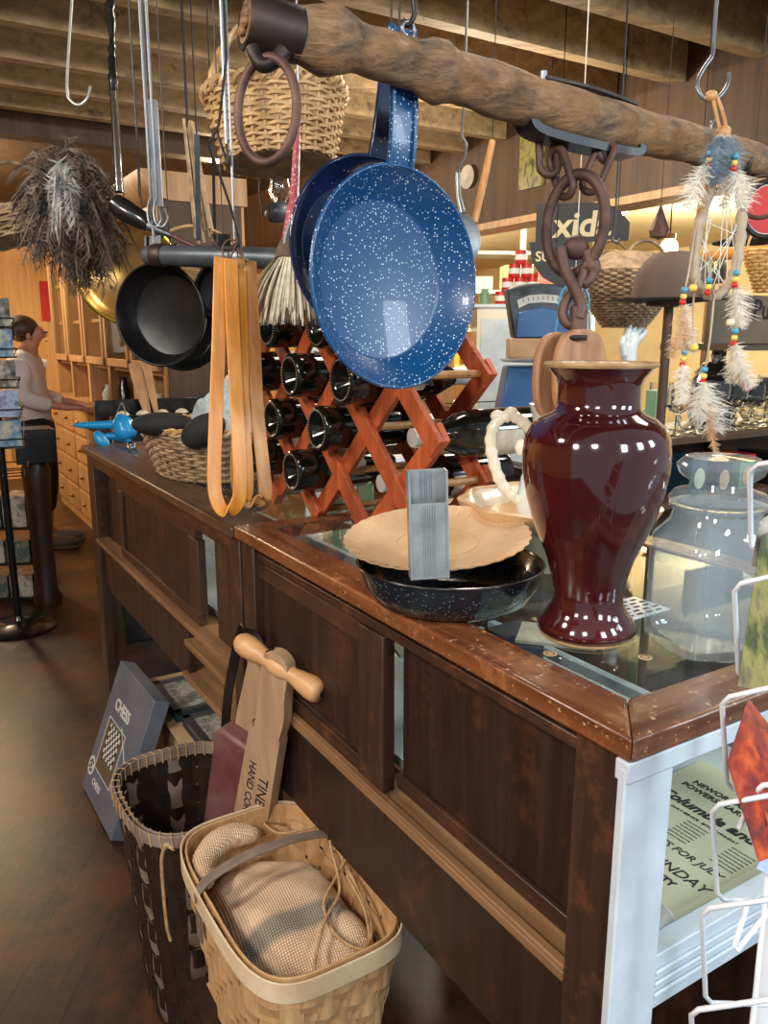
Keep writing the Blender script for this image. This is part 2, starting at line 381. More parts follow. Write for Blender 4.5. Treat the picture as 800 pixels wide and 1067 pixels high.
M['thread'] = mat('pale_thread', (208, 204, 192), rough=.8)
M['greyboard'] = mat('grey_enamel', (120, 128, 140), (140, 148, 158), 10, rough=.3, bmp=.03)
M['bulb'] = emit('lamp_bulb', (255, 226, 170), 14)
M['lampshade'] = mat('milk_glass', (230, 226, 214), rough=.3)

def burlap():
    m, nt, b = newmat('burlap'); mp = coords(nt, (1, 1, 1), (0, 0, .1))
    w1 = nt.nodes.new('ShaderNodeTexWave'); w1.inputs['Scale'].default_value = 75; w1.inputs['Distortion'].default_value = 1.2; w1.bands_direction = 'X'
    w2 = nt.nodes.new('ShaderNodeTexWave'); w2.inputs['Scale'].default_value = 75; w2.inputs['Distortion'].default_value = 1.2; w2.bands_direction = 'Y'
    for w in (w1, w2): nt.links.new(mp.outputs[0], w.inputs['Vector'])
    mu = nt.nodes.new('ShaderNodeMath'); mu.operation = 'MULTIPLY'; nt.links.new(w1.outputs['Fac'], mu.inputs[0]); nt.links.new(w2.outputs['Fac'], mu.inputs[1])
    n = noise(nt, mp, 5, 3)
    ad = nt.nodes.new('ShaderNodeMath'); ad.operation = 'ADD'; nt.links.new(mu.outputs[0], ad.inputs[0]); nt.links.new(n.outputs['Fac'], ad.inputs[1])
    r = ramp(nt, [(.35, lin((150, 110, 78))), (.62, lin((214, 172, 134))), (1.0, lin((246, 226, 196)))]); nt.links.new(ad.outputs[0], r.inputs['Fac'])
    sp = nt.nodes.new('ShaderNodeSeparateXYZ'); nt.links.new(mp.outputs[0], sp.inputs[0])
    # dyed grey-blue stripe woven across the sack
    rs = ramp(nt, [(.0, (0, 0, 0, 1)), (.06, (1, 1, 1, 1)), (.20, (1, 1, 1, 1)), (.26, (0, 0, 0, 1))])
    mr = nt.nodes.new('ShaderNodeMapRange'); mr.inputs[1].default_value = -.09; mr.inputs[2].default_value = .11
    nt.links.new(sp.outputs[1], mr.inputs[0]); nt.links.new(mr.outputs[0], rs.inputs['Fac'])
    mx = nt.nodes.new('ShaderNodeMix'); mx.data_type = 'RGBA'; mx.blend_type = 'MULTIPLY'; mx.inputs[7].default_value = (.42, .52, .62, 1)
    nt.links.new(rs.outputs['Color'], mx.inputs[0]); nt.links.new(r.outputs['Color'], mx.inputs[6]); nt.links.new(mx.outputs[2], b.inputs['Base Color'])
    b.inputs['Roughness'].default_value = .9; bump(nt, b, mu.outputs[0], .8, .002); return m
M['burlap'] = burlap()
def picture(name, cols, sc, stretch=(1, 1, 1), rough=.25):
    m, nt, b = newmat(name); mp = coords(nt, stretch); n = noise(nt, mp, sc, 5, .65)
    k = len(cols); r = ramp(nt, [(.3 + .4 * i / (k - 1), lin(c)) for i, c in enumerate(cols)])
    nt.links.new(n.outputs['Fac'], r.inputs['Fac']); nt.links.new(r.outputs['Color'], b.inputs['Base Color']); b.inputs['Roughness'].default_value = rough; return m
M['pic_forest'] = picture('forest_photo', [(40, 46, 30), (78, 84, 46), (146, 138, 78), (98, 92, 74), (60, 54, 44)], 22, (1, 1, .5))
M['pic_sunset'] = picture('sunset_photo', [(28, 22, 34), (60, 36, 44), (150, 54, 34), (214, 96, 44), (70, 36, 52)], 16, (1, 1, .7))
M['pic_lake'] = picture('lake_photo', [(70, 90, 130), (170, 190, 220), (120, 120, 160), (230, 235, 240)], 14)
M['pic_grey'] = picture('engraving_photo', [(40, 42, 44), (120, 118, 110), (190, 184, 170), (70, 70, 70)], 14)
M['pic_beach'] = picture('harbour_photo', [(40, 70, 120), (120, 150, 180), (200, 190, 150), (120, 90, 60)], 12)
M['books'] = picture('printed_covers', [(30, 50, 52), (130, 130, 110), (60, 80, 90), (170, 160, 140)], 16)

def text(s, m, parent, T, size, name='lettering', shear=0, bold=0, align='CENTER', ext=.0006, spacing=1):
    cu = bpy.data.curves.new(name, 'FONT'); cu.body = s; cu.size = size; cu.align_x = align; cu.align_y = 'CENTER'
    cu.extrude = ext; cu.shear = shear; cu.offset = bold; cu.space_character = spacing; cu.resolution_u = 3
    t = bpy.data.objects.new(name, cu); COL.objects.link(t)
    me = bpy.data.meshes.new_from_object(t); bpy.data.objects.remove(t)
    PM = W[parent.name] if parent is not None else Matrix.Identity(4)
    me.transform(PM.inverted() @ T); me.materials.clear(); me.materials.append(m)
    o = bpy.data.objects.new(name, me); COL.objects.link(o); o.parent = parent; W[o.name] = PM
    return o

# ================================================================== SETTING
struct('floor', MB(RT).box(-3.2, 7.2, -1.0, 9.2, -.06, 0), M['floor'])
struct('ceiling', MB(RT).box(-3.2, 7.2, .2, 9.2, 2.72, 2.78), M['ceil'])
us = [.9, 1.3, 1.7, 2.08, 2.46, 2.84, 3.22, 3.62, 3.98, 4.34]
for i, u in enumerate(us):
    struct('trim_%d' % (i + 1), MB(RT).box(-3.1, 2.99, u, u + .06, 2.50, 2.72), M['joist'])
struct('trim_11', MB(RT).box(-3.1, 2.99, 4.62, 4.74, 2.44, 2.72), M['header'])
struct('trim_12', MB(RT).box(3.0, 3.12, .5, 9.1, 2.07, 2.72), M['header'])       # header beam over the opening to the next room
struct('trim_13', MB(RT).box(2.97, 3.15, .5, 9.1, 2.05, 2.085), M['oak'])
struct('wall_left', MB(RT).box(-3.3, -3.2, .2, 9.2, 0, 2.72), M['pine'])
struct('wall_far', MB(RT).box(-3.2, 7.2, 9.1, 9.2, 0, 2.72), M['pine'])
struct('wall_right', MB(RT).box(7.1, 7.2, .2, 9.1, 0, 2.72), M['plaster'])

# ================================================================== FRONT DISPLAY COUNTER
ct = thing('display_counter', 'long dark wooden display counter with glass top, white painted corner post and sliding back doors', 'display counter', R(.56, .466), ANG)
rail = MB(RT).prism([(.56, .466), (.625, .531), (.625, 1.497), (.56, 1.497)][::-1], 1.053, 1.08)
part('top_rail', rail, M['toprail'], ct, bevel=.004)
rail = MB(RT).prism([(.5605, .466), (1.215, .466), (1.15, .531), (.6255, .531)], 1.053, 1.08)
part('top_rail', rail, M['toprailx'], ct, bevel=.004)
part('top_rail', MB(RT).box(1.15, 1.215, .531, 1.497, 1.053, 1.08), M['toprail'], ct, bevel=.004)
part('top_rail', MB(RT).box(.625, 1.15, 1.45, 1.497, 1.053, 1.079), M['toprail'], ct)
gt = part('glass_top', MB(RT).box(.622, 1.153, .528, 1.452, 1.070, 1.0765), M['pane'], ct)
part('back_frame_rail', MB(RT).box(.583, .62, .55, 1.49, 1.018, 1.034), M['dark'], ct, bevel=.002)
part('back_frame_rail', MB(RT).box(.60, .63, .55, 1.49, 1.034, 1.053), M['dark'], ct)
part('corner_post', MB(RT).box(.572, .622, .482, .55, 0, 1.053), M['darkz'], ct, bevel=.003)
part('painted_end_board', MB(RT).box(.560, .630, .471, .4815, 0, 1.045), M['white'], ct, bevel=.002, label='white painted board facing the corner post')
part('corner_post', MB(RT).box(.572, .622, 1.43, 1.49, 0, 1.053), M['darkz'], ct, bevel=.003)
for u0, u1 in ((.482, .55), (1.43, 1.49)): part('corner_post', MB(RT).box(1.15, 1.205, u0, u1, 0, 1.053), M['darkz'], ct, bevel=.003)
part('end_trim', MB(RT).box(.5605, 1.205, .468, .486, 1.030, 1.0525), M['white'], ct, bevel=.002, label='white trim strip under the top rail')
e = MB(RT); e.box(.63, 1.205, .474, .50, .735, .803); 
for k in range(3): e.box(.63, 1.205, .470, .474, .752 + k * .014, .758 + k * .014)
part('end_rail', e, M['white'], ct, bevel=.0015, label='white painted bottom rail')
part('end_pane', MB(RT).box(.623, 1.15, .492, .497, .80, 1.04), M['pane'], ct)
part('ledge', MB(RT).box(.572, .648, .55, 1.49, .738, .752), M['ledge'], ct, bevel=.002)
part('ledge', MB(RT).box(.572, .585, .55, 1.49, .752, .760), M['ledge'], ct, bevel=.002)
part('skirt_panel', MB(RT).box(.580, .598, .552, 1.49, .567, .7375), M['panel'], ct, bevel=.003)
part('case_floor', MB(RT).box(.65, 1.148, .50, 1.43, .755, .772), M['white'], ct)
part('skirt_panel', MB(RT).box(1.17, 1.19, .55, 1.43, .567, .78), M['white'], ct)
part('end_pane', MB(RT).box(1.178, 1.183, .55, 1.43, .78, 1.05), M['pane'], ct)
part('back_panel', MB(RT).box(1.10, 1.12, .56, 1.43, .0, .566), M['darkz'], ct)  # added dark sheet standing in for the shade under the counter
part('glass_shelf', MB(RT).box(.66, 1.14, .80, 1.40, .915, .920), M['pane'], ct)
# sliding doors
d = part('sliding_door', MB(RT).box(.613, .622, .572, .945, .765, .998), M['panel'], ct, label='dark recessed sliding door at the near end')
f = MB(RT).box(.604, .613, .565, .95, .765, .79)
part('door_rail', f, M['dark'], d, bevel=.002)
part('door_stile', MB(RT).box(.608, .613, .565, .580, .79, 1.0), M['darkz'], d)
d = part('sliding_door', MB(RT).box(.592, .598, .99, 1.43, .79, .985), M['panel'], ct, label='dark sliding door in the front track')
part('door_rail', MB(RT).box(.584, .602, .952, 1.485, .760, .785), M['dark'], d, bevel=.002)
part('door_rail', MB(RT).box(.584, .602, .952, 1.485, .983, 1.016), M['dark'], d, bevel=.002)
part('door_stile', MB(RT).box(.580, .602, .952, 1.028, .760, 1.0165), M['darkz'], d, bevel=.002)
part('door_stile', MB(RT).box(.584, .602, 1.43, 1.485, .785, .983), M['darkz'], d, bevel=.002)

ct2 = thing('display_counter', 'weathered dark counter with plank top continuing behind the near counter towards the clerk', 'display counter', R(.555, 1.5), ANG)
rail = MB(RT); rail.box(.556, .66, 1.502, 2.985, 1.050, 1.076)
part('top_rail', rail, M['greyrail'], ct2, bevel=.005)
part('top_rail', MB(RT).box(1.14, 1.215, 1.502, 2.985, 1.050, 1.076), M['greyrail'], ct2, bevel=.005)
part('top_rail', MB(RT).box(.66, 1.14, 2.91, 2.985, 1.050, 1.076), M['greyrail'], ct2, bevel=.005)
part('glass_top', MB(RT).box(.655, 1.145, 1.502, 2.915, 1.066, 1.072), M['pane'], ct2)
part('back_frame_rail', MB(RT).box(.573, .61, 1.51, 2.96, 1.012, 1.05), M['dark'], ct2)
for (a, b, w0, w1, z0) in ((2.89, 2.975, .572, .64, 0), (1.505, 1.56, .572, .622, 0), (2.89, 2.975, 1.14, 1.20, 0), (1.505, 1.56, 1.15, 1.20, 0), (1.63, 1.735, .60, .622, .752)):
    part('post', MB(RT).box(w0, w1, a, b, z0, 1.05), M['darkz'], ct2, bevel=.003)
part('ledge', MB(RT).box(.565, .648, 1.56, 2.89, .737, .752), M['ledge'], ct2, bevel=.002)
part('skirt_panel', MB(RT).prism([(0, .57), (0, .735), (.96, .735), (.96, .60), (.86, .57)], .0, .018, basis((0, 0, 0), (0, 1, 0), (0, 0, 1), (1, 0, 0)) @ Matrix.Translation((1.93, 0, .585))), M['panel'], ct2, bevel=.003)
part('lower_rail', MB(RT).box(.575, .625, 1.56, 1.93, .672, .69), M['ledge'], ct2, bevel=.002)
part('lower_rail', MB(RT).box(.575, .655, 1.56, 1.96, .575, .592), M['ledge'], ct2, bevel=.002)
part('case_floor', MB(RT).box(.65, 1.14, 1.56, 2.89, .752, .766), M['white'], ct2)
part('skirt_panel', MB(RT).box(1.17, 1.19, 1.56, 2.89, .567, .78), M['white'], ct2)
part('end_pane', MB(RT).box(1.178, 1.183, 1.56, 2.89, .78, 1.05), M['pane'], ct2)
part('glass_shelf', MB(RT).box(.66, 1.14, 1.60, 2.86, .90, .905), M['pane'], ct2)
d = part('sliding_door', MB(RT).box(.592, .600, 1.87, 2.56, .785, .985), M['panel'], ct2)
part('door_rail', MB(RT).box(.585, .606, 1.83, 2.60, .755, .785), M['dark'], d, bevel=.002)
part('door_rail', MB(RT).box(.585, .606, 1.83, 2.60, .975, 1.012), M['dark'], d, bevel=.002)
part('door_stile', MB(RT).box(.585, .606, 1.815, 1.885, .7855, .9745), M['darkz'], d, bevel=.002)
part('door_stile', MB(RT).box(.585, .606, 2.55, 2.60, .7855, .9745), M['darkz'], d, bevel=.002)
d = part('sliding_door', MB(RT).box(.610, .620, 2.58, 2.88, .755, 1.01), M['panel'], ct2)

# ---- things inside the case (seen through the glass)
pp = thing('newspaper', 'yellowed broadsheet with printed headlines lying flat inside the glass case', 'newspaper', R(.62, .60, .7725), ANG)
pw0, pw1, pu0, pu1 = .665, 1.062, .513, .742
PT = RT @ basis(((pw0 + pw1) / 2, (pu0 + pu1) / 2, .7760), (0, -1, 0), (1, 0, 0), (0, 0, 1))
pgm = MB(RT).box(pw0, pw1, pu0, pu1, .7725, .7758)
part('sheet', pgm, M['paper'], pp)
H = (pw1 - pw0)
def pline(s, wv, size, x=0, mm='ink', **k): text(s, M[mm], pp, PT @ Matrix.Translation((x, wv - (pw0 + pw1) / 2, 0)), size, 'headline', **k)
pline('TRAVEL', 1.030, .026, .015); pline('NEWORGANIZATION', .998, .016, .0, bold=.0003); pline('POWERS HARRINGTON', .980, .016, .0, bold=.0003)
pline('Columbia and C', .938, .0285, .0, shear=.25, bold=.0008); pline('DAILY SERVICE   EXCEPT MONDAY', .915, .007)
pline('LOW RATES FOR JULY', .835, .0175, .0, shear=.2); pline('EVERY SUNDAY', .797, .024, 0.01, shear=.2); pline('TO TRAVERSE CITY', .772, .015, 0, bold=.0006)
pline('STEAMER  STR.  ALBEE', .752, .010, 0, 'redink'); pline('MANISTEE  AND  BACK', .725, .013, 0, bold=.0006)
for k in range(7):
    for j in range(3):
        wv = .903 - k * .0078
        text('.'.join(['nmu', 'rne', 'ano', 'ive'][(k + j + q) % 4] for q in range(4)), M['ink'], pp, PT @ Matrix.Translation((-.072 + j * .072, wv - (pw0 + pw1) / 2, 0)), .0055, 'column_text', ext=.0002)
solo('paper_stack', 'pale stack of folded papers deep inside the glass case behind the broadsheet', 'papers', MB(RT).box(.72, 1.0, .80, 1.08, .7725, .790), M['paper'])
for k, (w0, u0, cc, lb) in enumerate([(.80, .90, 'bluish', 'white folded paper on the inner glass shelf under the enamel bowl'), (.75, 1.12, 'paper', 'cream card on the inner glass shelf near the wine rack foot'), (.98, 1.00, 'lbl', 'grey printed card on the inner glass shelf behind the enamel bowl'), (.70, 1.30, 'bluecloth', 'pale blue pouch on the inner glass shelf at the counter joint'), (.95, 1.28, 'bluish', 'white card on the inner glass shelf below the wine bottles')]):  # pale cards added as clutter and to imitate bright reflections in the glass top
    TT_ = Matrix.Translation(R(w0, u0, .9205)) @ Matrix.Rotation(ANG + .3 + k, 4, 'Z'); solo('filler_card', lb, 'card', MB(TT_).box(-.07, .07, -.05, .05, 0, .006 if k != 3 else .03), M[cc], bevel=.001)
solo('folded_slip', 'pale blue folded slip of paper in the corner of the glass case', 'paper', MB(Matrix.Translation(R(.70, .60, .7765)) @ Matrix.Rotation(.2, 4, 'Z')).box(-.045, .03, -.02, .02, 0, .004), M['pic_lake'])
bx = thing('glass_tray', 'small clear glass tray inside the case below the red vase', 'tray', R(.74, .60, .7725), ANG)
for k, (w_, u_, cc, lb) in enumerate([(1.07, 1.22, 'navybox', 'navy card box inside the case below the wine rack'), (.90, 1.20, 'bluish', 'pale card box inside the case beside the navy one'), (.70, 1.385, 'white', 'white card box at the far end inside the case')]):
    solo('card_box', lb, 'box', MB(RT).box(w_ - .055, w_ + .055, u_ - .035, u_ + .035, .7725, .85), M[cc], bevel=.003)
part('dish', MB().lathe([(.001, 0), (.035, 0), (.05, .02), (.047, .022), (.033, .004), (.001, .004)], 24, Matrix.Translation(R(.665, .535, .7725))), M['bluish'], bx)
bx['label'] = 'small white china dish in the corner of the glass case'; bx.name = 'china_dish'; bx['category'] = 'dish'
W['china_dish'] = Matrix.Translation(R(.74, .60, .7725)) @ Matrix.Rotation(ANG, 4, 'Z')
for px, py, lb in ((573, 681, 'small round price sticker on the glass beside the foot of the red vase'), (672, 685, 'small round price sticker on the glass between vase and glass jar')):
    p = PZ(px, py, 1.0768)
    r0 = thing('price_sticker', lb, 'sticker', p)
    part('paper_disc', MB().lathe([(.0, 0), (.0085, 0), (.0085, .0004), (.0, .0004)], 20, Matrix.Translation(p)), M['kraft'], r0)
    part('printed_ring', MB().ring(.005, .0007, Matrix.Translation(p + Vector((0, 0, .0004))), 20, 4), M['ink'], r0)

# ================================================================== ON THE COUNTER
ZT = 1.0765
def vlathe(mb, prof, p, n=48, **k): return mb.lathe(prof, n, Matrix.Translation(Vector(p)), **k)
# red vase
vp = PZ(610, 659, ZT + .001); vp.z = ZT
vz = thing('ceramic_vase', 'tall glossy oxblood red vase with tan rim on the counter corner', 'vase', vp)
prof = [(0, .004), (.058, .004), (.063, .010), (.0625, .018), (.052, .030), (.0445, .043), (.0435, .058), (.048, .080), (.054, .102), (.066, .130), (.0755, .155), (.084, .185), (.0885, .212), (.0895, .235), (.087, .255), (.080, .269), (.068, .279), (.056, .284), (.0505, .290), (.0495, .300), (.0495, .318), (.052, .326), (.060, .335), (.064, .3405)]
part('body', vlathe(MB(), prof + [(.0615, .3425), (.056, .335), (.047, .322), (.045, .300), (.047, .285), (.075, .26), (.08, .22), (.05, .10), (.035, .05), (0, .02)], vp, 64), M['vase'], vz, 80)
part('glazed_rim', vlathe(MB(), [(.0625, .3385), (.0665, .3395), (.068, .3425), (.066, .3455), (.0615, .3445)] + [(.0605, .3405)], vp, 64), M['vaserim'], vz, label='tan glazed rim')
part('foot_ring', vlathe(MB(), [(.0, 0), (.0575, 0), (.0595, .002), (.059, .0045), (.0, .0045)], vp, 48), M['vaserim'], vz, label='unglazed tan foot ring')
# enamel bowl, fluted plate, tin
bp = PZ(468, 627, ZT); bp.z = ZT
bowl = thing('enamel_bowl', 'wide dark speckled enamel bowl at the counter edge left of the vase', 'bowl', bp)
part('body', vlathe(MB(), [(0, 0), (.088, 0), (.112, .012), (.126, .034), (.133, .060), (.1315, .0605), (.124, .036), (.110, .015), (.086, .003), (0, .003)], bp, 64), M['bowlenam'], bowl, 60)
part('rolled_rim', MB().ring(.1328, .0022, Matrix.Translation(bp + Vector((0, 0, .0605))), 64, 8), M['blackwood'], bowl)
# plate tilted, resting on the bowl rim
pc = P(455, 572, 1.17); pc.z = bp.z + .079
tilt = Matrix.Translation(pc) @ Matrix.Rotation(math.radians(-3), 4, 'Y') @ Matrix.Rotation(math.radians(6.0), 4, 'X')
pl = thing('fluted_plate', 'tan scalloped cardboard plate lying over the dark enamel bowl', 'plate', pc)
flute = lambda a, r, z: 1 + (.022 * abs(math.sin(a * 18)) if r > .12 else 0)
part('plate', MB().lathe([(0, 0), (.060, .0), (.085, .003), (.112, .004), (.125, .009), (.134, .0135), (.1342, .015), (.125, .0112), (.112, .006), (.085, .0055), (.060, .0022), (0, .0022)], 108, tilt, fn=flute), M['kraft'], pl, 60)
part('embossed_ring', MB().ring(.060, .0012, tilt @ Matrix.Translation((0, 0, .0025)), 60, 6), M['kraft'], pl)
pt = MB()
for k in range(36):
    a = 2 * PI * k / 36; pt.tube([(.112 * math.cos(a), .112 * math.sin(a), .0062), (.1345 * math.cos(a), .1345 * math.sin(a), .0145)], .0012, 5, T=tilt)
part('fluting', pt, M['tanrim'], pl)
tp = PZ(448, 603, pc.z - .004)
tin = thing('tin_holder', 'ribbed galvanised tin holder standing on the scalloped plate', 'tin holder', tp)
TM = Matrix.Translation(tp) @ Matrix.Rotation(math.radians(6), 4, 'Z') @ Matrix.Rotation(math.radians(-2), 4, 'Y')
m_ = MB(TM); w2 = .0235; m_.box(-w2, w2, 0, .0012, 0, .138); m_.box(-w2, w2, -.0012, .0, 0, .098)
part('back_plate', MB(TM).box(-w2, w2, .018, .0192, .0, .138), M['galv'], tin)
fp = part('front_plate', MB(TM).box(-w2, w2, -.0012, 0, 0, .098), M['galv'], tin)
part('floor_plate', MB(TM).box(-w2, w2, 0, .018, 0, .0012), M['galv'], tin)
for s in (-1, 1): part('side_flange', MB(TM).box(s * w2 - .0012, s * w2 + .0012, -.003, .0195, 0, .1385), M['galv'], tin)
for x in (-.006, 0, .006): part('pressed_rib', MB(TM).tube([(x, -.002, .004), (x, -.002, .096)], .0012, 6), M['galv'], fp)
for x in (-.006, 0, .006): part('pressed_rib', MB(TM).tube([(x, .0175, .1), (x, .0175, .136)], .0012, 6), M['galv'], fp)
# glass jar with lid
jp = PZ(735, 672, ZT); jp.z = ZT
jar = thing('glass_jar', 'square clear glass apothecary jar with ground glass lid beside the red vase', 'jar', jp)
def sq(r, z, e=4): return (r, z)
JM = Matrix.Translation(jp) @ Matrix.Rotation(ANG - .35, 4, 'Z')
def superell(a, p=5): return (abs(math.cos(a)) ** p + abs(math.sin(a)) ** p) ** (-1 / p)
jf = lambda a, r, z: superell(a, 5) if .004 < z < .135 else (superell(a, 2 + 3 * max(0, (.165 - z)) / .03) if z < .165 and z >= .135 else 1)
part('body', MB().lathe([(0, .0), (.056, .0), (.061, .006), (.062, .02), (.062, .125), (.060, .137), (.054, .148), (.050, .158), (.050, .172), (.056, .176), (.056, .180), (.047, .180), (.046, .160), (.050, .147), (.056, .135), (.0575, .12), (.0575, .022), (.052, .012), (0, .010)], 96, JM, fn=jf), M['thinglass'], jar, 50)
lid = part('lid', MB().lathe([(0, .181), (.055, .181), (.058, .186), (.052, .194), (.036, .199), (.034, .206), (.046, .216), (.050, .226), (.040, .236), (.0, .238)], 64, JM, fn=lambda a, r, z: 1 + (.03 * abs(math.sin(a * 11)) if z > .21 else 0)), M['thinglass'], jar, 30)
pr = MB()
for k in range(60):
    a = -1.3 + rnd() * 1.1; z = .035 + rnd() * .075; rr = .0622 * superell(a, 5)
    q = Vector((rr * math.cos(a), rr * math.sin(a), z)); pr.ell(q, .0016 + rnd() * .003, .0016 + rnd() * .003, .0012 + rnd() * .002, 6)
pr2 = MB(JM); pr2.v = [JM @ v for v in pr.v]; pr2.f = pr.f
part('printed_emblem', pr2, M['redpaint'], jar, label='faded dark red printed emblem')

# basin and pitcher behind the vase
cp = R(.925, .955, ZT)
bs = thing('china_basin', 'cream china wash basin with tan rim behind the red vase', 'basin', cp)
wav = lambda a, r, z: 1 + (.03 * math.cos(a * 10) if r > .12 else 0)
part('body', MB().lathe([(0, 0), (.060, 0), (.064, .010), (.108, .044), (.145, .083), (.161, .108), (.163, .113), (.158, .112), (.140, .088), (.104, .050), (.055, .014), (0, .010)], 80, Matrix.Translation(cp), fn=wav), M['cream'], bs, 60)
part('tan_band', MB().lathe([(.147, .082), (.162, .106), (.165, .113), (.158, .1145), (.155, .111), (.160, .110), (.144, .083)], 80, Matrix.Translation(cp), fn=wav), M['tanrim'], bs, 60, label='tan band below the wavy rim')
pq = cp + Vector((.0, 0, .0145)); 
pi_ = thing('china_pitcher', 'cream china pitcher with scrolled handle standing in the basin behind the vase', 'pitcher', pq)
PM_ = Matrix.Translation(pq) @ Matrix.Rotation(math.radians(4), 4, 'Z')
def spout(a, r, z):
    k = max(0, (z - .17) / .08); return 1 + .55 * k * math.exp(-(a if a < PI else a - 2 * PI) ** 2 / .12)
part('body', MB().lathe([(0, 0), (.045, 0), (.042, .012), (.062, .05), (.072, .09), (.064, .135), (.045, .175), (.042, .20), (.050, .235), (.056, .255), (.053, .256), (.040, .21), (.042, .175), (.055, .13), (.06, .09), (0, .01)], 64, PM_, fn=spout), M['bluish'], pi_, 60)
part('spout_lining', MB().ell((.068, 0, .250), .022, .016, .006, 20, PM_), M['tanrim'], pi_, label='tan blushed spout lip')
hpath = curve([(-.040, 0, .20), (-.062, 0, .222), (-.085, 0, .236), (-.108, 0, .228), (-.118, 0, .20), (-.113, 0, .165), (-.100, 0, .13), (-.080, 0, .105), (-.062, 0, .095)], 6)
hd = part('handle', MB().tube(hpath, [.011 - .004 * abs(math.sin(i * .9)) * .6 for i in range(len(hpath))], 12, T=PM_), M['cream'], pi_)
for q_ in (((-.108, 0, .236), .012, .009, .010), ((-.086, 0, .243), .011, .009, .008), ((-.068, 0, .185), .010, .007, .014)): part('scroll', MB(PM_).ell(*q_, 12), M['cream'], hd)
ps_ = thing('perforated_strip', 'white perforated metal strip on the glass between vase foot and glass jar', 'metal strip', R(.84, .74, ZT), ANG)
part('strip', MB(RT).box(.76, .90, .70, .765, ZT, ZT + .0015), M['bluish'], ps_)
m_ = MB(RT)
for a in range(7):
    for b_ in range(5): m_.box(.766 + a * .019 + (b_ % 2) * .006, .777 + a * .019 + (b_ % 2) * .006, .706 + b_ * .0115, .7105 + b_ * .0115, ZT + .0015, ZT + .0019)
part('slots', m_, M['ink'], ps_)

# ---- folding wine rack
rk = thing('wine_rack', 'orange-stained folding lattice wine rack full of bottles on the counter', 'wine rack', R(.82, 1.4, ZT), ANG)
A_, B_, U0, Z0 = .108, .0985, 1.392, ZT + .0135
def arms(w, umin, umax, zmax, off, ws, sgn):
    out = []
    for k in range(-8, 12):
        pts = []
        for i in range(-6, 12):
            j = (sgn * (i) + k)
            u = U0 + off + A_ * i; z = Z0 + B_ * j
            if umin - .001 <= u <= umax + .001 and -.05 <= j and z <= zmax + .001 and (i + j) % 2 == 1: pts.append((u, z))
        if len(pts) >= 2: out.append((pts[0], pts[-1]))
    for (a, b) in out:
        d = (Vector(b) - Vector(a)).normalized(); a = Vector(a) - d * .021; b = Vector(b) + d * .021
        lo = min(a.y, b.y)
        if lo < ZT + .001:
            q = a if a.y < b.y else b
            sh = (ZT + .001 - lo) / abs(d.y); 
            if a.y < b.y: a = a + d * sh
            else: b = b - d * sh
        wz = w + ws
        part('lattice_slat', MB(RT).beam((wz, a.x, a.y), (wz, b.x, b.y), .011, .038, (0, d.y, -d.x)), M['redwood'], rk, bevel=.001)
for w in (.752, .935):
    um = 1.068 if w < .8 else 1.176
    arms(w, um, 1.84, ZT + .43, 0, -.0055, 1); arms(w, um, 1.84, ZT + .43, 0, .0058, -1)
for i in range(-3, 5):
    for j in range(0, 5):
        if (i + j) % 2 == 1 and not (i == -3):
            u = U0 + A_ * i; z = Z0 + B_ * j
            part('dowel', MB(RT).tube([(.742, u, z), (.948, u, z)], .0075, 8), M['tanwood'], rk)
# bottle proto along local +z
def bottle_proto():
    r = thing('wine_bottle', 'x', 'bottle', (0, 0, 0), 0, 'bottles in the wine rack')
    part('glass_body', MB().lathe([(0, .032), (.012, .028), (.028, .006), (.034, .0015), (.040, .0), (.0435, .004), (.0445, .014), (.0445, .165), (.040, .195), (.026, .228), (.016, .25), (.0145, .285), (0, .285)], 40), M['bottle'], r, 70)
    part('foil_cap', MB().lathe([(.0165, .246), (.0158, .275), (.0172, .285), (.0172, .297), (0, .298)], 20), M['foil'], r)
    lb = MB(); vs = []; fs = []
    n = 14
    for i in range(n + 1):
        a = -1.1 + 2.2 * i / n; wob = .003 * math.sin(i * 2.3)
        for z in (.075 + wob, .155 - wob): vs.append((.0451 * math.cos(a), .0451 * math.sin(a), z))
    for i in range(n): fs.append((2 * i, 2 * i + 1, 2 * i + 3, 2 * i + 2))
    lb.add(vs, fs); part('paper_label', lb, M['lbl'], r, label='torn cream paper label')
    dots = MB()
    for k in range(40):
        a = 2 * PI * k / 40; dots.ell((.0365 * math.cos(a), .0365 * math.sin(a), -.0002), .0013, .0013, .001, 6)
    part('bead_ring', dots, M['foil'], r, label='ring of small bumps round the base')
    return r
bpz = bottle_proto(); first = True
rows = [(4, 1.606, 'top row, second from the near end'), (4, 1.41, 'top row, right behind the speckled frying pan'), (3, 1.715, 'second row from the top, farthest from the camera'), (3, 1.50, 'second row from the top, middle one'), (3, 1.275, 'second row from the top, nearest the camera'),
        (2, 1.606, 'third row from the top, farther one'), (2, 1.39, 'third row from the top, nearer one with a torn label'), (1, 1.715, 'bottom row, farther one behind the wooden tongs'), (1, 1.50, 'bottom row, nearer one')]
for j, u, tx in rows:
    i = round((u - U0) / A_)
    if (i + j) % 2 == 1: i += 1 if (u - U0) / A_ > i else -1
    uu = U0 + A_ * i; z = Z0 + B_ * j - .010
    w0 = .690 + rnd() * .012
    Mx = RT @ basis((w0, uu, z), (0, math.cos(1.9 + rnd() * .8), math.sin(1.9 + rnd() * .8)), (0, -1, 0), (1, 0, 0))
    zx = Vector((1, 0, 0)); a0 = rnd() * 1.6 + (.6 if j != 2 else 1.9)
    x = Vector((0, -math.cos(a0), math.sin(a0))); y = zx.cross(x)
    Mx = RT @ basis((w0, uu, z), x, y, zx)
    lab = 'dark bottle in the rack, ' + tx
    if first: place(bpz, Mx); bpz['label'] = lab; first = False
    else: dup(bpz, Mx, lab)
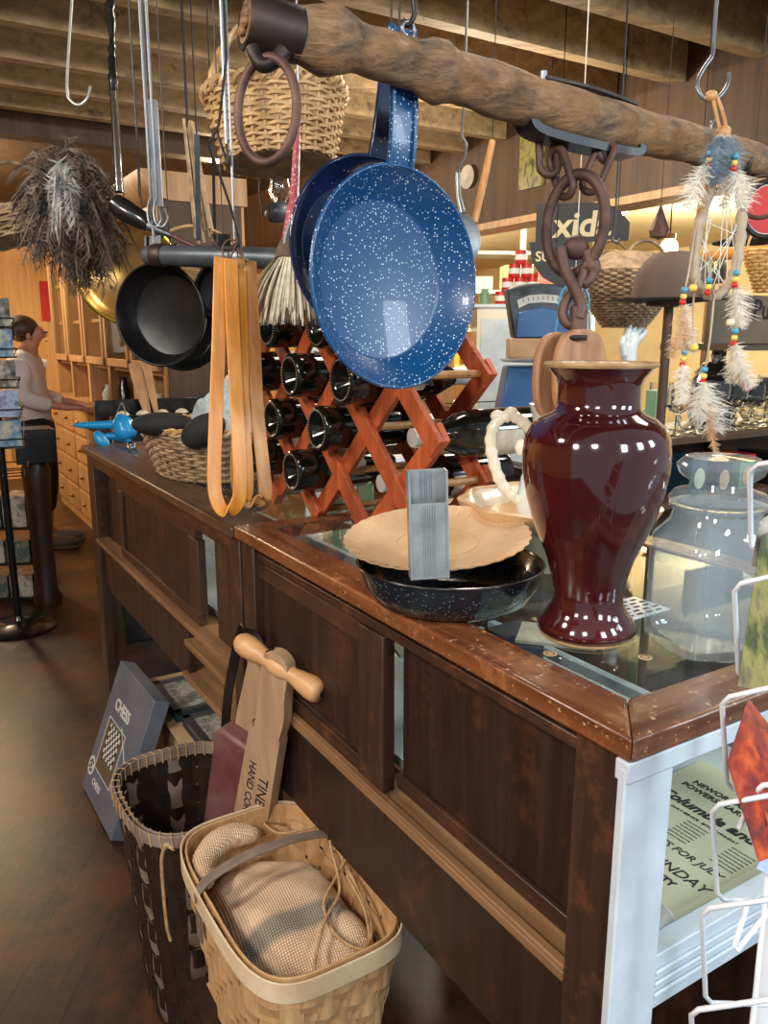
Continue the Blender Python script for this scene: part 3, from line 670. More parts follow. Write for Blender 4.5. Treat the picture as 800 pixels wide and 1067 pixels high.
# two bottles lying the other way in the rack's near end: base hidden, pale foil necks out
for j, i, tx in ((2, -2, 'rack end under the blue pan, pale foil neck showing'), (1, -1, 'lowest rack end, pale foil neck showing')):
    uu = U0 + A_ * i; z = Z0 + B_ * j - .010
    if (i + j) % 2 == 1: uu += A_
    dup(bpz, RT @ basis((1.075, uu, z), (0, .6, .8), (0, -.8, .6), (-1, 0, 0)), 'reversed dark bottle at the ' + tx)

# ------------------------------------------------------------------ woven helpers
def sup(th, a, b, p=2.0):
    c, s = math.cos(th), math.sin(th); k = (abs(c) ** p + abs(s) ** p) ** (-1 / p); return a * c * k, b * s * k
def weave(mb, T, shape, h, rows, stakes, r, amp=None, sub=4, z0=0, flat=None):
    """rows of cane woven in and out of upright stakes; shape(th, t) -> (x, y) at height fraction t"""
    amp = amp if amp is not None else r * 1.1; n = stakes * sub
    for j in range(rows):
        t = j / max(1, rows - 1); z = z0 + h * t; path = []
        for k in range(n):
            th = 2 * PI * k / n; x, y = shape(th, t); L_ = math.hypot(x, y); o = amp * math.cos(th * stakes / 2 + j * PI) + (rnd() - .5) * r * .3
            path.append((x * (1 + o / L_), y * (1 + o / L_), z + (rnd() - .5) * r * .4))
        if flat: mb.band(path, flat, r, (0, 0, 1), True, T)
        else: mb.tube(path, r, 5, True, T)
def stakes_(mb, T, shape, h, stakes, r, z0=0, wide=None, off=0):
    for k in range(stakes):
        th = 2 * PI * k / stakes + off; path = []
        for i in range(9):
            t = i / 8; x, y = shape(th, t); path.append((x, y, z0 + h * t))
        if wide:
            x, y = shape(th, .5); x2, y2 = shape(th + .02, .5); up = (x2 - x, y2 - y, 0); mb.band(path, wide, r, up, False, T)
        else: mb.tube(path, r, 5, False, T)
def border(mb, T, shape, z, n, r, turns, amp):
    for ph in (0, PI):
        path = []
        for k in range(n):
            th = 2 * PI * k / n; x, y = shape(th, 1); L_ = math.hypot(x, y); a = turns * th + ph
            path.append((x * (1 + amp * math.cos(a) / L_), y * (1 + amp * math.cos(a) / L_), z + amp * math.sin(a)))
        mb.tube(path, r, 5, True, T)

# ---- grey wicker basket on the far counter with folded cloth
q = R(.772, 2.17, 1.0765)
gb = thing('wicker_basket', 'grey-brown wicker basket on the counter behind the hanging wooden tongs', 'basket', q)
GT = Matrix.Translation(q) @ Matrix.Rotation(ANG + PI / 2, 4, 'Z')
sh = lambda th, t: sup(th, .245 * (.80 + .20 * t), .195 * (.80 + .20 * t), 2.3)
m_ = MB(); weave(m_, GT, sh, .122, 15, 40, .0042, z0=.006); part('woven_sides', m_, M['greywick'], gb)
m_ = MB(); stakes_(m_, GT, sh, .128, 40, .003); part('stakes', m_, M['brownwick'], gb)
m_ = MB(); border(m_, GT, sh, .136, 240, .0055, 24, .006); part('braided_rim', m_, M['wicker'], gb)
m_ = MB(GT); m_.ring(.1, .006, Matrix.Translation((0, 0, .006)), 48, 8, 1.96, 1.56); part('foot_border', m_, M['wicker'], gb)
part('base', MB(GT).lathe([(0, 0), (1, 0), (1, .006), (0, .006)], 40, sx=.19, sy=.15), M['greywick'], gb)
def cloth_lump(T, a, b, h, n=26, seed=1, amp=.25):
    random.seed(seed); ph = [rnd() * 6 for _ in range(6)]; v = []; f = []; m = n // 2
    for i in range(m + 1):
        r = i / m
        for k in range(n):
            th = 2 * PI * k / n; x, y = r * math.cos(th), r * math.sin(th)
            w = math.sin(5 * x + ph[0] + 3 * y) + math.sin(7 * y + ph[1] - 2 * x) + .5 * math.sin(13 * x + 9 * y + ph[2])
            v.append((a * x, b * y, h * (max(0, 1 - r ** 3)) * (1 + amp * w * .5)))
    for i in range(m):
        for k in range(n):
            q0 = i * n + k; q1 = i * n + (k + 1) % n; f.append((q0, q1, q1 + n, q0 + n))
    mb = MB(T); mb.add(v, f); mb.add([(p[0], p[1], -.01) for p in v[-n:]], [tuple(range(n))]); return mb
solo('printed_cloth', 'pale blue printed cloth bundled in the grey wicker basket', 'cloth', cloth_lump(GT @ Matrix.Translation((-.04, -.01, .03)), .15, .13, .19, seed=3), M['bluecloth'], ang=80)
solo('black_cushion', 'smooth black oval cushion at the left of the grey wicker basket', 'cushion', MB(GT).ell((.085, .13, .135), .036, .066, .030, 24, None) if False else MB().ell((0, 0, 0), .084, .045, .032, 24, Matrix.Translation(P(170, 442, 2.10))), M['softblack'], ang=80)
solo('black_cushion', 'smooth black oval cushion in the basket just beside the yellow tongs', 'cushion', MB().ell((0, 0, 0), .062, .040, .040, 24, Matrix.Translation(P(212, 449, 2.02)) @ Matrix.Rotation(-.5, 4, 'Y')), M['softblack'], ang=80)

# ---- bright blue toy at the far end
q = PZ(118, 462, 1.076)
ty = thing('plastic_toy', 'bright blue plastic toy figure at the far end of the counter', 'toy', q)
def pd(px, py, d=2.95): return P(px, py, d)
m_ = MB(); m_.tube(curve([pd(124, 432), pd(129, 445), pd(134, 458)], 6), [.012, .018, .026, .034, .038, .040, .04, .042, .042, .040, .036, .030, .02], 16)
part('body', m_, M['toyblue'], ty, 80)
part('beak', MB().tube(curve([pd(128, 441), pd(108, 443), pd(76, 443)], 6), [.02, .019, .018, .017, .017, .016, .016, .015, .014, .013, .011, .008, .003], 12), M['toyblue'], ty, 80, label='long pointed blue beak')
part('flipper', MB().tube(curve([pd(136, 457), pd(122, 455), pd(110, 455)], 6), [.018] * 6 + [.014] * 6 + [.008], 10), M['toyblue'], ty, 80)
fz = pd(103, 457, 2.9)
part('foot', MB().ell((0, 0, 0), .022, .024, .040, 16, Matrix.Translation(pd(106, 459, 2.86)) @ Matrix.Rotation(-.6, 4, 'Y')), M['toyblue'], ty, 80)
part('wire_bow', MB().tube(curve([pd(122, 430), pd(127, 420), pd(131, 432)], 6), .003, 6), M['wire'], ty)
solo('glass_stopper', 'small clear glass stopper lying near the blue toy', 'stopper', MB().ell((0, 0, .014), .016, .016, .014, 16, Matrix.Translation(PZ(137, 468, 1.072))), M['glass'])

# ================================================================== HANGING THINGS
ZJ = 2.50
def wireup(root, p, r=.0025, m='darkwire', name='hanging_wire', top=2.715, hook=True):
    p = Vector(p); part(name, MB().tube([p, (p.x, p.y, top)], r, 6), M[m], root)
# neck yoke log
ya, yb = P(263, 24, .965), P(812, 176, 1.38)
yk = thing('neck_yoke', 'long weathered log neck yoke with iron end cap hanging under the ceiling joists', 'yoke', ya)
ax = (yb - ya); Ln = ax.length; ax.normalize()
prof = [(.0, .030), (.045, .030), (.065, .032), (.080, .038), (.098, .041), (.115, .037), (.14, .0305), (.20, .0295), (.225, .030), (.238, .037), (.262, .040), (.278, .033), (.30, .033), (.36, .034), (.45, .035), (.55, .034), (.65, .031), (.74, .0285), (.82, .026), (.90, .024), (Ln, .0225)]
yp = []; yr = []
N = 90
for i in range(N + 1):
    s = Ln * i / N
    for a, b in zip(prof, prof[1:]):
        if a[0] <= s <= b[0] + 1e-6: t = (s - a[0]) / (b[0] - a[0]); rr = a[1] + (b[1] - a[1]) * (t * t * (3 - 2 * t)); break
    yp.append(ya + ax * s + Vector((0, 0, .004 * math.sin(s * 9)))); yr.append(rr * (1 + .02 * math.sin(s * 40)))
lg = part('log', MB().tube(yp, yr, 40), M['log'], yk, 80)
tx_ = bpy.data.textures.new('bark', 'CLOUDS'); tx_.noise_scale = .05; tx_.noise_depth = 4
dm = lg.modifiers.new('d', 'DISPLACE'); dm.texture = tx_; dm.strength = .010; dm.mid_level = .5
capM = frame(ya, ax)
part('iron_cap', MB(capM).lathe([(.024, -.008), (.031, -.010), (.0325, -.006), (.0325, .058), (.031, .060), (.0300, .060), (.0305, 0), (.024, .002)], 40), M['iron'], yk)
m_ = MB(capM)
for k in range(7):
    a = k * .9; m_.lathe([(0, -.0095), (.0245, -.0095), (.0245, -.008), (0, -.008)], 20) if k == 0 else None; m_.ell((.012 * math.cos(a) * (k > 0), .012 * math.sin(a) * (k > 0), -.010 + .002 * math.sin(k)), .008, .007, .005, 8)
part('end_grain', m_, M['log'], yk, 80, label='broken wood end inside the iron cap')
lug = P(276, 66, .96)
part('iron_lug', MB().tube(curve([P(262, 50, .955), P(268, 62, .955), P(275, 68, .955), P(288, 62, .955), P(296, 52, .955)], 6), .009, 10), M['iron'], yk, 80)
# ring: ellipse 33 x 55 px
rc = P(278, 115, .96)
ringM = frame(rc, (P(278, 115, .96) - Vector((0, 0, CZ))).normalized() * -1 @ Matrix.Identity(3) if False else Vector((-.48, -.86, .1)))
part('iron_ring', MB(ringM @ Matrix.Rotation(.12, 4, 'Z')).ring(.0605, .0058, None, 60, 12, .72, 1.0), M['rust'], yk, 80)
def onlog(px):
    t = (px - 263) / (812 - 263)
    # invert projection along the log
    lo, hi = 0, Ln
    for _ in range(40):
        mid = (lo + hi) / 2; p = ya + ax * mid; d = p.y * c_ - (p.z - CZ) * s_
        if 400 + F * p.x / d < px: lo = mid
        else: hi = mid
    return ya + ax * lo
up = Vector((0, 0, 1)); side = ax.cross(up).normalized()
# rope-like ridge is in the profile; eye bolts
for px, rlog in ((425, .036), (742, .027)):
    b = onlog(px) + up * rlog
    part('eye_bolt', MB().ring(.0095, .0028, Matrix.Translation(b + up * .008) @ Matrix.Rotation(PI / 2, 4, 'X') @ Matrix.Rotation(.6, 4, 'Y'), 24, 8).tube([b - up * .02, b], .003, 6), M['wire'], yk, 80)
# iron plate underneath and strap on top
pa, pb = onlog(548), onlog(662)
m_ = MB(); dn = -up
pts = [(pa - up * .022), (pa - up * .042 + (pb - pa) * .12), (pb - up * .040 - (pb - pa) * .1), (pb - up * .026)]
m_.band(curve(pts, 6), .042, .012, side); part('iron_plate', m_, M['blackiron'], yk, bevel=.003)
qa, qb = onlog(565), onlog(660)
part('iron_strap', MB().band(curve([qa + up * .033, (qa + qb) / 2 + up * .037, qb + up * .033], 6), .018, .004, side), M['iron'], yk)
part('strap_end', MB().tube([qa + up * .03, qa + up * .042], .006, 10), M['wire'], yk)
part('iron_ring', MB(frame(P(783, 172, 1.34), ax.lerp(Vector((0, -1, 0)), .5))).ring(.026, .0045, None, 32, 8), M['iron'], yk, 80)
part('iron_ring', MB(frame(P(793, 205, 1.36), Vector((-.3, -1, 0)))).ring(.034, .004, None, 32, 8), M['rust'], yk, 80)
# hooks of the yoke
b = onlog(425) + up * .052
hk = thing('ceiling_hook', 'black iron hook holding the left part of the log yoke', 'hook', b)
part('hook_rod', MB().tube(curve([b + Vector((-.006, 0, .004)), b + Vector((0, 0, -.003)), b + Vector((.008, 0, .012)), b + Vector((.004, 0, .05)), (b.x, b.y, 1.98)], 6) + [Vector((b.x, b.y, 2.715))], .0035, 8), M['blackiron'], hk, 80)
b = onlog(742) + up * .030
hk = thing('ceiling_hook', 'long bent steel hook holding the right end of the log yoke', 'hook', b)
def PP(pts, d): return [P(x, y, d) for x, y in pts]
dr = (b.y * c_ - (b.z - CZ) * s_)
part('hook_rod', MB().tube(curve(PP([(759, 76), (758, 88), (750, 100), (739, 105), (729, 98), (727, 84), (734, 70), (742, 58), (743, 45)], dr), 6) + [Vector((P(743, 45, dr).x, P(743, 45, dr).y, 2.715))], .0033, 8), M['wire'], hk, 80)

# ---- pans
def skillet(name, label, c, n, R0, dep, mt, upv, hl, hw, rim='rolled_rim', rb=.74, grp=None, hole=True, mh=None):
    T = frame(c, n, upv); r = thing(name, label, 'pan', T @ Vector((0, R0 + hl, 0)), 0, grp)
    part('pan_body', MB(T).lathe([(0, -dep), (R0 * rb, -dep), (R0 * (rb + .03), -dep * .96), (R0 * .97, -.006), (R0, 0), (R0 * .985, .001), (R0 * .955, -.005), (R0 * (rb + .01), -dep + .004), (R0 * rb * .97, -dep + .0022), (0, -dep + .002)], 72), mt, r, 50)
    part(rim, MB(T).ring(R0, .0028, None, 72, 8), mt, r, 80)
    hp = [(0, R0 - .004, -.004), (0, R0 + .03, .002), (0, R0 + hl * .5, .004), (0, R0 + hl, 0)]
    hb = part('handle', MB(T).band(curve([Vector(p) for p in hp], 5), hw, .004, (1, 0, 0)), mh or mt, r, bevel=.0012)
    for s in (-1, 1): part('handle_flange', MB(T).band(curve([Vector((s * hw / 2, p[1], p[2] + .003)) for p in hp], 5), .005, .009, (1, 0, 0)), mh or mt, hb, bevel=.001)
    q = T @ Vector((0, R0 + hl - .008, -.004)); part('hanging_wire', MB().tube([q, (q.x, q.y, 2.715)], .0016, 6), M['darkwire'], r)
    return r, T
pc_ = P(416, 291, 1.135)
skillet('frying_pan', 'large bright blue speckled enamel frying pan hanging beneath the log', pc_, (.64, -.77, .02), .152, .042, M['blue'], (.03, 0, 1), .175, .040)
skillet('frying_pan', 'dark navy speckled enamel pan hanging behind the bright blue one', P(385, 258, 1.25), (.52, -.85, .0), .135, .04, M['navy'], (.17, 0, 1), .165, .036)
solo('round_tray', 'grey enamel tray edge behind the navy pan', 'tray', MB(frame(P(355, 262, 1.36), (.2, -1, 0), up)).lathe([(0, -.012), (.08, -.012), (.098, 0), (.095, .001), (.078, -.010), (0, -.010)], 48), M['greyboard'])
# black skillets on the left
kp = P(166, 328, 1.6)
skillet('iron_skillet', 'large black cast iron skillet hanging from the left end of the dark bar', kp, (-.30, -.95, .0), .100, .045, M['blackiron'], (-.0, 0, 1), .05, .032, rb=.80)
sk2 = skillet('iron_skillet', 'black skillet hanging behind the large one beside the yellow tongs', P(190, 345, 1.78), (.25, -.95, 0), .085, .04, M['blackiron'], (-.1, 0, 1), .10, .028, rb=.8)
skillet('iron_skillet', 'small black round pan hanging behind the yellow wooden tongs', P(235, 303, 1.66), (.45, -.9, 0), .062, .03, M['blackiron'], (0, 0, 1), .05, .02)
# dark iron bar
ba, bb = P(152, 266, 1.53), P(312, 270, 1.42)
br = thing('iron_bar', 'dark round bar hanging level behind the yellow wooden tongs', 'bar', ba)
part('rod', MB().tube([ba, ba.lerp(bb, .03), ba.lerp(bb, .5), ba.lerp(bb, .97), bb], [.016, .0185, .020, .0185, .016], 24), M['scaledark'], br, 60)
fm = frame(ba, (bb - ba))
part('end_collar', MB(fm).lathe([(.0205, .018), (.022, .022), (.022, .038), (.0205, .042), (.018, .042), (.018, .018)], 28), M['iron'], br)
part('steel_staple', MB(frame(ba.lerp(bb, .62), (bb - ba))).lathe([(.021, -.01), (.0225, -.008), (.0225, .008), (.021, .01)], 28), M['wire'], br)
for t in (.06, .60):
    p = ba.lerp(bb, t); part('hanging_wire', MB().tube([p + up * .018, (p.x, p.y, 2.715)], .0025, 6), M['wire'], br)
p = P(237, 262, 1.33)
# wooden tongs, two bent strips
th_ = thing('wooden_tongs', 'pair of bent yellow wooden tongs with cream outer strip, hanging left of the wine rack', 'tongs', P(232, 268, 1.25))
def strip(root, pts, d, wd, th, nm, mt, sv=(.86, .5, 0), fl=1.0):
    c = curve(PP(pts, d), 8); n = len(c); part(nm, MB().band(c, wd, th, sv), M[mt], root, 50, bevel=.0006)
strip(th_, [(230, 268), (228, 350), (225, 430), (223, 500), (227, 524), (236, 534), (246, 526), (250, 505), (247, 430), (243, 350), (240, 270)], 1.25, .0215, .0045, 'bent_strip', 'yellowwood')
th2 = thing('wooden_tongs', 'paler pair of bent wooden tongs hanging nearest the wine rack', 'tongs', P(258, 268, 1.27))
strip(th2, [(252, 270), (253, 350), (250, 430), (247, 490), (251, 515), (262, 525), (272, 520), (276, 508), (268, 430), (264, 350), (260, 272)], 1.275, .0215, .0045, 'bent_strip', 'tanwood')
strip(th_, [(248, 280), (250, 350), (252, 430), (256, 500), (253, 520)], 1.262, .026, .003, 'inner_strip', 'yellowwood')
for r0, pts, d in ((th_, [(234, 274), (232, 258), (238, 250), (246, 252), (243, 262), (238, 272)], 1.25), (th2, [(256, 276), (252, 262), (248, 254), (242, 256), (248, 262), (258, 272)], 1.265)):
    part('wire_tie', MB().tube(curve(PP(pts, d), 6), .0016, 6), M['rust'], r0)
hk = thing('wire_hook', 'long thin wire hook carrying the wooden tongs', 'hook', P(245, 258, 1.26))
part('hook_wire', MB().tube(curve(PP([(220, 244), (226, 256), (236, 261), (246, 258), (249, 248), (240, 215), (228, 180), (218, 152), (222, 142), (228, 130)], 1.262), 6) + [Vector(P(236, 60, 1.262)), Vector((P(236, 60, 1.262).x, P(236, 60, 1.262).y, 2.715))], .0022, 6), M['darkwire'], hk)
# steel rod with chain links beside it
p = P(234, 110, 1.42)
hk = thing('steel_rod_hook', 'straight steel rod hook left of the pale wicker basket', 'hook', P(236, 245, 1.42))
part('hook_rod', MB().tube([P(236, 150, 1.42), (P(236, 150, 1.42).x, P(236, 150, 1.42).y, 2.715)], .0035, 8), M['wire'], hk)
part('hook_bend', MB().tube(curve(PP([(236, 150), (237, 170), (230, 150), (225, 135)], 1.42), 6), .003, 6), M['darkwire'], hk)

# ---- pink handled whisk
wq = P(300, 285, 1.36)
wk = thing('pink_whisk', 'whisk duster with glittery pink handle and pale bristles hanging above the wine rack', 'whisk', wq)
def axis_pts(pts, d): return PP(pts, d)
part('handle', MB().tube(PP([(311, 100), (309, 150), (307, 190), (306, 212), (306, 216), (305, 222), (304, 240), (304, 256)], 1.36), [.0045, .0055, .007, .0085, .0125, .0115, .0145, .019], 24), M['pinkgl'], wk, 60)
part('binding', MB().tube(PP([(304, 254), (303, 262), (302, 272)], 1.36), [.021, .025, .027], 24), M['fur'], wk, 60)
m_ = MB(); random.seed(5)
for k in range(420):
    a = rnd() * 2 * PI; r0 = math.sqrt(rnd()) * .024; r1 = r0 * 3.0 + rnd() * .015
    b0 = P(302, 268, 1.36); e = b0 + Vector((math.cos(a) * r1 - .008, math.sin(a) * r1, -.085 - rnd() * .03)); s0 = b0 + Vector((math.cos(a) * r0, math.sin(a) * r0, 0))
    mid = s0.lerp(e, .5) + Vector((math.cos(a) * .008, math.sin(a) * .008, 0)); m_.ribbon(curve([s0, mid, e], 3), [.0035, .004, .0045, .004, .004, .0035, .001], Vector((math.cos(a + 1.3), math.sin(a + 1.3), .1)))
part('bristles', m_, M['bristle'], wk, stuff=True)
part('hanging_wire', MB().tube([P(311, 100, 1.36), (P(311, 100, 1.36).x, P(311, 100, 1.36).y, 2.715)], .002, 6), M['wire'], wk)

# ---- pale wicker basket hanging
wb = P(291, 178, 1.56)
bk = thing('wicker_basket', 'pale wicker basket with arched handle hanging behind the iron ring', 'basket', wb)
BT = Matrix.Translation(P(291, 172, 1.60)) @ Matrix.Rotation(-.05, 4, 'Y') @ Matrix.Rotation(math.radians(-7), 4, 'X')
sh = lambda th, t: sup(th, .108 + .026 * t, .085 + .02 * t, 2.4)
m_ = MB(); weave(m_, BT, sh, .118, 15, 30, .0042, z0=.005); part('woven_sides', m_, M['wicker'], bk)
m_ = MB(); stakes_(m_, BT, sh, .125, 30, .0032); part('stakes', m_, M['wicker'], bk)
m_ = MB(); border(m_, BT, sh, .130, 160, .0055, 16, .009); part('braided_rim', m_, M['wicker'], bk)
part('base', MB(BT).lathe([(0, 0), (1, 0), (1, .006), (0, .006)], 40, sx=.105, sy=.083), M['brownwick'], bk)
for ph in range(3):
    hp = []
    for i in range(41):
        a = PI * i / 40; hp.append((.130 * math.cos(a) + .005 * math.cos(i * .7 + ph * 2.1), .005 * math.sin(i * .7 + ph * 2.1), .12 + .165 * math.sin(a)))
    part('handle_strand', MB(BT).tube(hp, .005, 6), M['wicker'], bk)
tpz = BT @ Vector((0, 0, .285)); part('hanging_wire', MB().tube([tpz, (tpz.x, tpz.y, 2.715)], .002, 6), M['darkwire'], bk)

# ---- chains, ring, pulley
def link_path(L_, w): 
    return [(w * math.cos(t) , (L_ - w) * (1 if math.sin(t) >= 0 else -1) * (abs(math.sin(t)) > 1e-6) * 1 + w * math.sin(t), 0) for t in [2 * PI * k / 24 + PI / 24 for k in range(24)]]
def chain_link(root, a, b, w, r, twist):
    a = Vector(a); b = Vector(b); ax_ = (b - a); L_ = ax_.length / 2; ax_.normalize(); ref = Vector((.2, -1, 0)); z = (ref - ref.dot(ax_) * ax_).normalized()
    z = Matrix.Rotation(twist, 3, ax_) @ z; x = ax_.cross(z); T = basis((a + b) / 2, x, ax_, z)
    part('chain_link', MB(T).tube(link_path(L_, w), r, 10, True), M['rust'], root, 80)
cx = thing('log_chain', 'rusty chain with big iron ring and twisted hook hanging from the middle of the log', 'chain', P(578, 135, 1.2))
dC = 1.19
chain_link(cx, P(570, 126, dC), P(572, 182, dC), .014, .0058, .15)
chain_link(cx, P(577, 128, dC + .03), P(582, 172, dC + .03), .012, .005, 1.0)
chain_link(cx, P(577, 156, dC), P(592, 204, dC), .015, .0062, 1.15)
rC = P(599, 234, dC)
part('large_ring', MB(frame(rC, (-.55, -.83, 0)) @ Matrix.Rotation(-.06, 4, 'Z')).ring(.070, .0085, None, 60, 12, .64, 1.0), M['rust'], cx, 80)
chain_link(cx, P(634, 148, dC + .01), P(612, 200, dC + .01), .013, .0055, .6)
chain_link(cx, P(628, 128, dC + .02), P(630, 168, dC + .02), .013, .0055, -.4)
part('chain_shackle', MB().ell((0, 0, 0), .020, .014, .018, 16, Matrix.Translation(P(600, 258, dC))).tube(curve(PP([(612, 262), (618, 285), (606, 298)], dC), 6), [.012] * 6 + [.008] * 6 + [.004], 10), M['rust'], cx, 80)
part('twisted_hook', MB().tube(curve(PP([(584, 258), (588, 280), (598, 300), (605, 318), (603, 332)], dC - .01), 6), .0085, 10), M['rust'], cx, 80)
part('twisted_hook', MB().tube(curve(PP([(608, 282), (602, 298), (590, 312), (586, 328), (592, 338), (602, 334)], dC), 6), .0075, 10), M['rust'], cx, 80)
pu = thing('pulley_block', 'old wooden pulley block hanging on the chain right behind the vase rim', 'pulley', P(594, 345, 1.2))
dP = 1.19
part('iron_eye', MB().box(-.012, .012, -.012, .012, -.03, .03, Matrix.Translation(P(602, 338, dP))), M['rust'], pu, bevel=.006)
def cheek(cx_, cy, d, rx, rz, th, rot=0):
    T = basis(P(cx_, cy, d), (1, 0, 0), (0, 0, 1), (0, -1, 0)) @ Matrix.Rotation(.55, 4, 'Y')
    pts = [(rx * math.copysign(abs(math.cos(a)) ** .7, math.cos(a)), rz * math.copysign(abs(math.sin(a)) ** .8, math.sin(a))) for a in [2 * PI * k / 28 for k in range(28)]]
    return MB(T).prism(pts, -th / 2, th / 2)
woodb = wood('old_block_wood', (146, 96, 64), (192, 146, 108), 'z', 8, .6); M['block'] = woodb
part('cheek', cheek(580, 392, dP + .03, .046, .066, .014), M['block'], pu, bevel=.004)
part('cheek', cheek(603, 390, dP - .0, .050, .066, .016), M['block'], pu, bevel=.004)
part('sheave', MB(basis(P(592, 402, dP + .01), (1, 0, 0), (0, 0, 1), (0, -1, 0)) @ Matrix.Rotation(.75, 4, 'Y')).lathe([(0, -.007), (.028, -.007), (.025, 0), (.028, .007), (0, .007)], 32), M['iron'], pu)
part('top_pin', MB().tube([P(590, 352, dP - .03), P(611, 352, dP - .03)], .004, 8), M['iron'], pu)

# ---- feather dusters
def duster(root, c, rx, rz, n, seed, mt='ostrich', L_=.11, drop=.08):
    random.seed(seed); m_ = MB()
    for k in range(n):
        a = rnd() * 2 * PI; el = (rnd() - .45) * PI; o = Vector((math.cos(a) * math.cos(el), math.sin(a) * math.cos(el), math.sin(el)))
        b0 = c + Vector((o.x * rx * .25, o.y * rx * .25, o.z * rz * .25)); L2 = .55 + .55 * rnd()
        e = c + Vector((o.x * rx * L2, o.y * rx * L2, o.z * rz * L2 - drop * rnd())); mid = b0.lerp(e, .55) + Vector((0, 0, .03))
        pth = curve([b0, mid, e], 4); sd = o.cross(Vector((rnd() - .5, rnd() - .5, rnd() - .5))).normalized()
        # a plume: many thin barbs on a curved spine
        for i in range(1, len(pth)):
            p0, p1 = pth[i - 1], pth[i]; tt = i / len(pth)
            for s in (-1, 1):
                for q in range(2):
                    st = p0.lerp(p1, rnd()); dv = (p1 - p0).normalized(); tip = st + sd * s * (.016 + .012 * rnd()) + dv * .016 - Vector((0, 0, .010 * rnd()))
                    pr_ = dv.cross(sd) * .0012 + dv * .0012
                    b_ = len(m_.v); m_.v += [st - pr_, st + pr_, tip]; m_.f.append((b_, b_ + 1, b_ + 2))
        m_.ribbon(pth, [.004] * (len(pth) - 1) + [.001], sd)
    return m_
fd = thing('feather_duster', 'big brown ostrich feather duster hanging at the upper left with a black ferrule', 'feather duster', P(125, 215, 1.6))
part('plumes', duster(fd, P(76, 212, 1.62), .115, .115, 560, 3), M['ostrich'], fd, stuff=True)
part('pale_plumes', duster(fd, P(66, 196, 1.54), .03, .035, 30, 4), M['ostrichlt'], fd, stuff=True)
part('ferrule', MB().tube(PP([(120, 212), (128, 218), (148, 230), (156, 236)], 1.58), [.020, .022, .019, .012], 20), M['blackwood'], fd, 60)
part('silver_collar', MB().tube(PP([(155, 235), (168, 241), (180, 246)], 1.57), [.011, .008, .005], 14), M['wire'], fd, 60)
part('stick', MB().tube(PP([(178, 245), (205, 258)], 1.56), .0045, 10), M['redpaint'], fd)
p = P(148, 228, 1.58); part('hanging_wire', MB().tube([p, (p.x, p.y, 2.715)], .002, 6), M['darkwire'], fd)
fe = thing('feather_duster', 'turned black duster handle with chrome shaft hanging above the brown plumes', 'feather duster', P(124, 196, 1.52))
part('turned_handle', MB().tube(PP([(115, -8), (115, 2), (115, 6), (115, 12), (116, 22), (117, 38), (117, 46), (117, 52), (117, 57), (117, 62), (118, 76), (118, 80), (118, 86), (118, 96)], 1.52), [.011, .007, .011, .007, .0095, .006, .0055, .009, .0055, .009, .008, .011, .008, .0075], 20), M['blackwood'], fe, 60)
part('chrome_shaft', MB().tube(PP([(118, 96), (121, 150), (124, 200)], 1.52), .0072, 16), M['chrome'], fe, 60)
p = P(115, -8, 1.52); part('hanging_wire', MB().tube([p, (p.x, p.y, 2.715)], .0025, 6), M['darkwire'], fe)
# empty J hook at the upper left
hk = thing('wire_hook', 'empty pale J-shaped wire hook in front of the joists at the upper left', 'hook', P(80, 108, 1.35))
part('hook_wire', MB().tube([Vector((P(75, 0, 1.35).x, P(75, 0, 1.35).y, 2.715))] + curve(PP([(75, 0), (71, 60), (70, 95), (75, 106), (83, 109), (91, 102), (94, 90)], 1.35), 6), .0023, 8), M['jug'], hk)
# pair of long pale wires with hooks near x=160
for dx, lb in ((157, 'left one of two long parallel steel wires hanging near the duster ferrule'), (163.5, 'right one of two long parallel steel wires hanging near the duster ferrule')):
    hk = thing('long_wire_hook', lb, 'hook', P(dx, 235, 1.5))
    e = P(dx, 205, 1.5)
    part('hook_wire', MB().tube([Vector((e.x, e.y, 2.715)), e] + curve(PP([(dx, 205), (dx - 3, 218), (dx - 1, 232), (dx + 6, 236), (dx + 11, 228), (dx + 8, 218)], 1.5), 5), .0026, 8), M['wire'], hk)
st = P(165, 215, 1.55)
solo('iron_strip', 'flat grey iron strip hanging between the two long steel wires', 'iron strip', MB().box(-.009, .009, -.003, .003, 0, .19, Matrix.Translation(st)).tube([st + Vector((0, 0, .18)), Vector((st.x, st.y, 2.715))], .0015, 5), M['scaledark'])
# brass pan
bq = P(134, 284, 1.95)
bpn = thing('brass_pan', 'round worn brass pan hanging behind the feather plumes', 'pan', bq)
BM_ = frame(bq, (.25, -.97, 0), up)
part('pan_body', MB(BM_).lathe([(0, -.035), (.098, -.033), (.114, -.01), (.122, 0), (.121, .002), (.11, -.008), (.096, -.030), (0, -.032)], 56), M['brass'], bpn, 60)
part('polished_rim', MB(BM_).ring(.121, .006, None, 56, 8), M['brasslt'], bpn, 80, label='bright polished brass rim')
p = BM_ @ Vector((0, .1, 0)); part('hanging_wire', MB().tube([p, (p.x, p.y, 2.715)], .0018, 6), M['darkwire'], bpn)
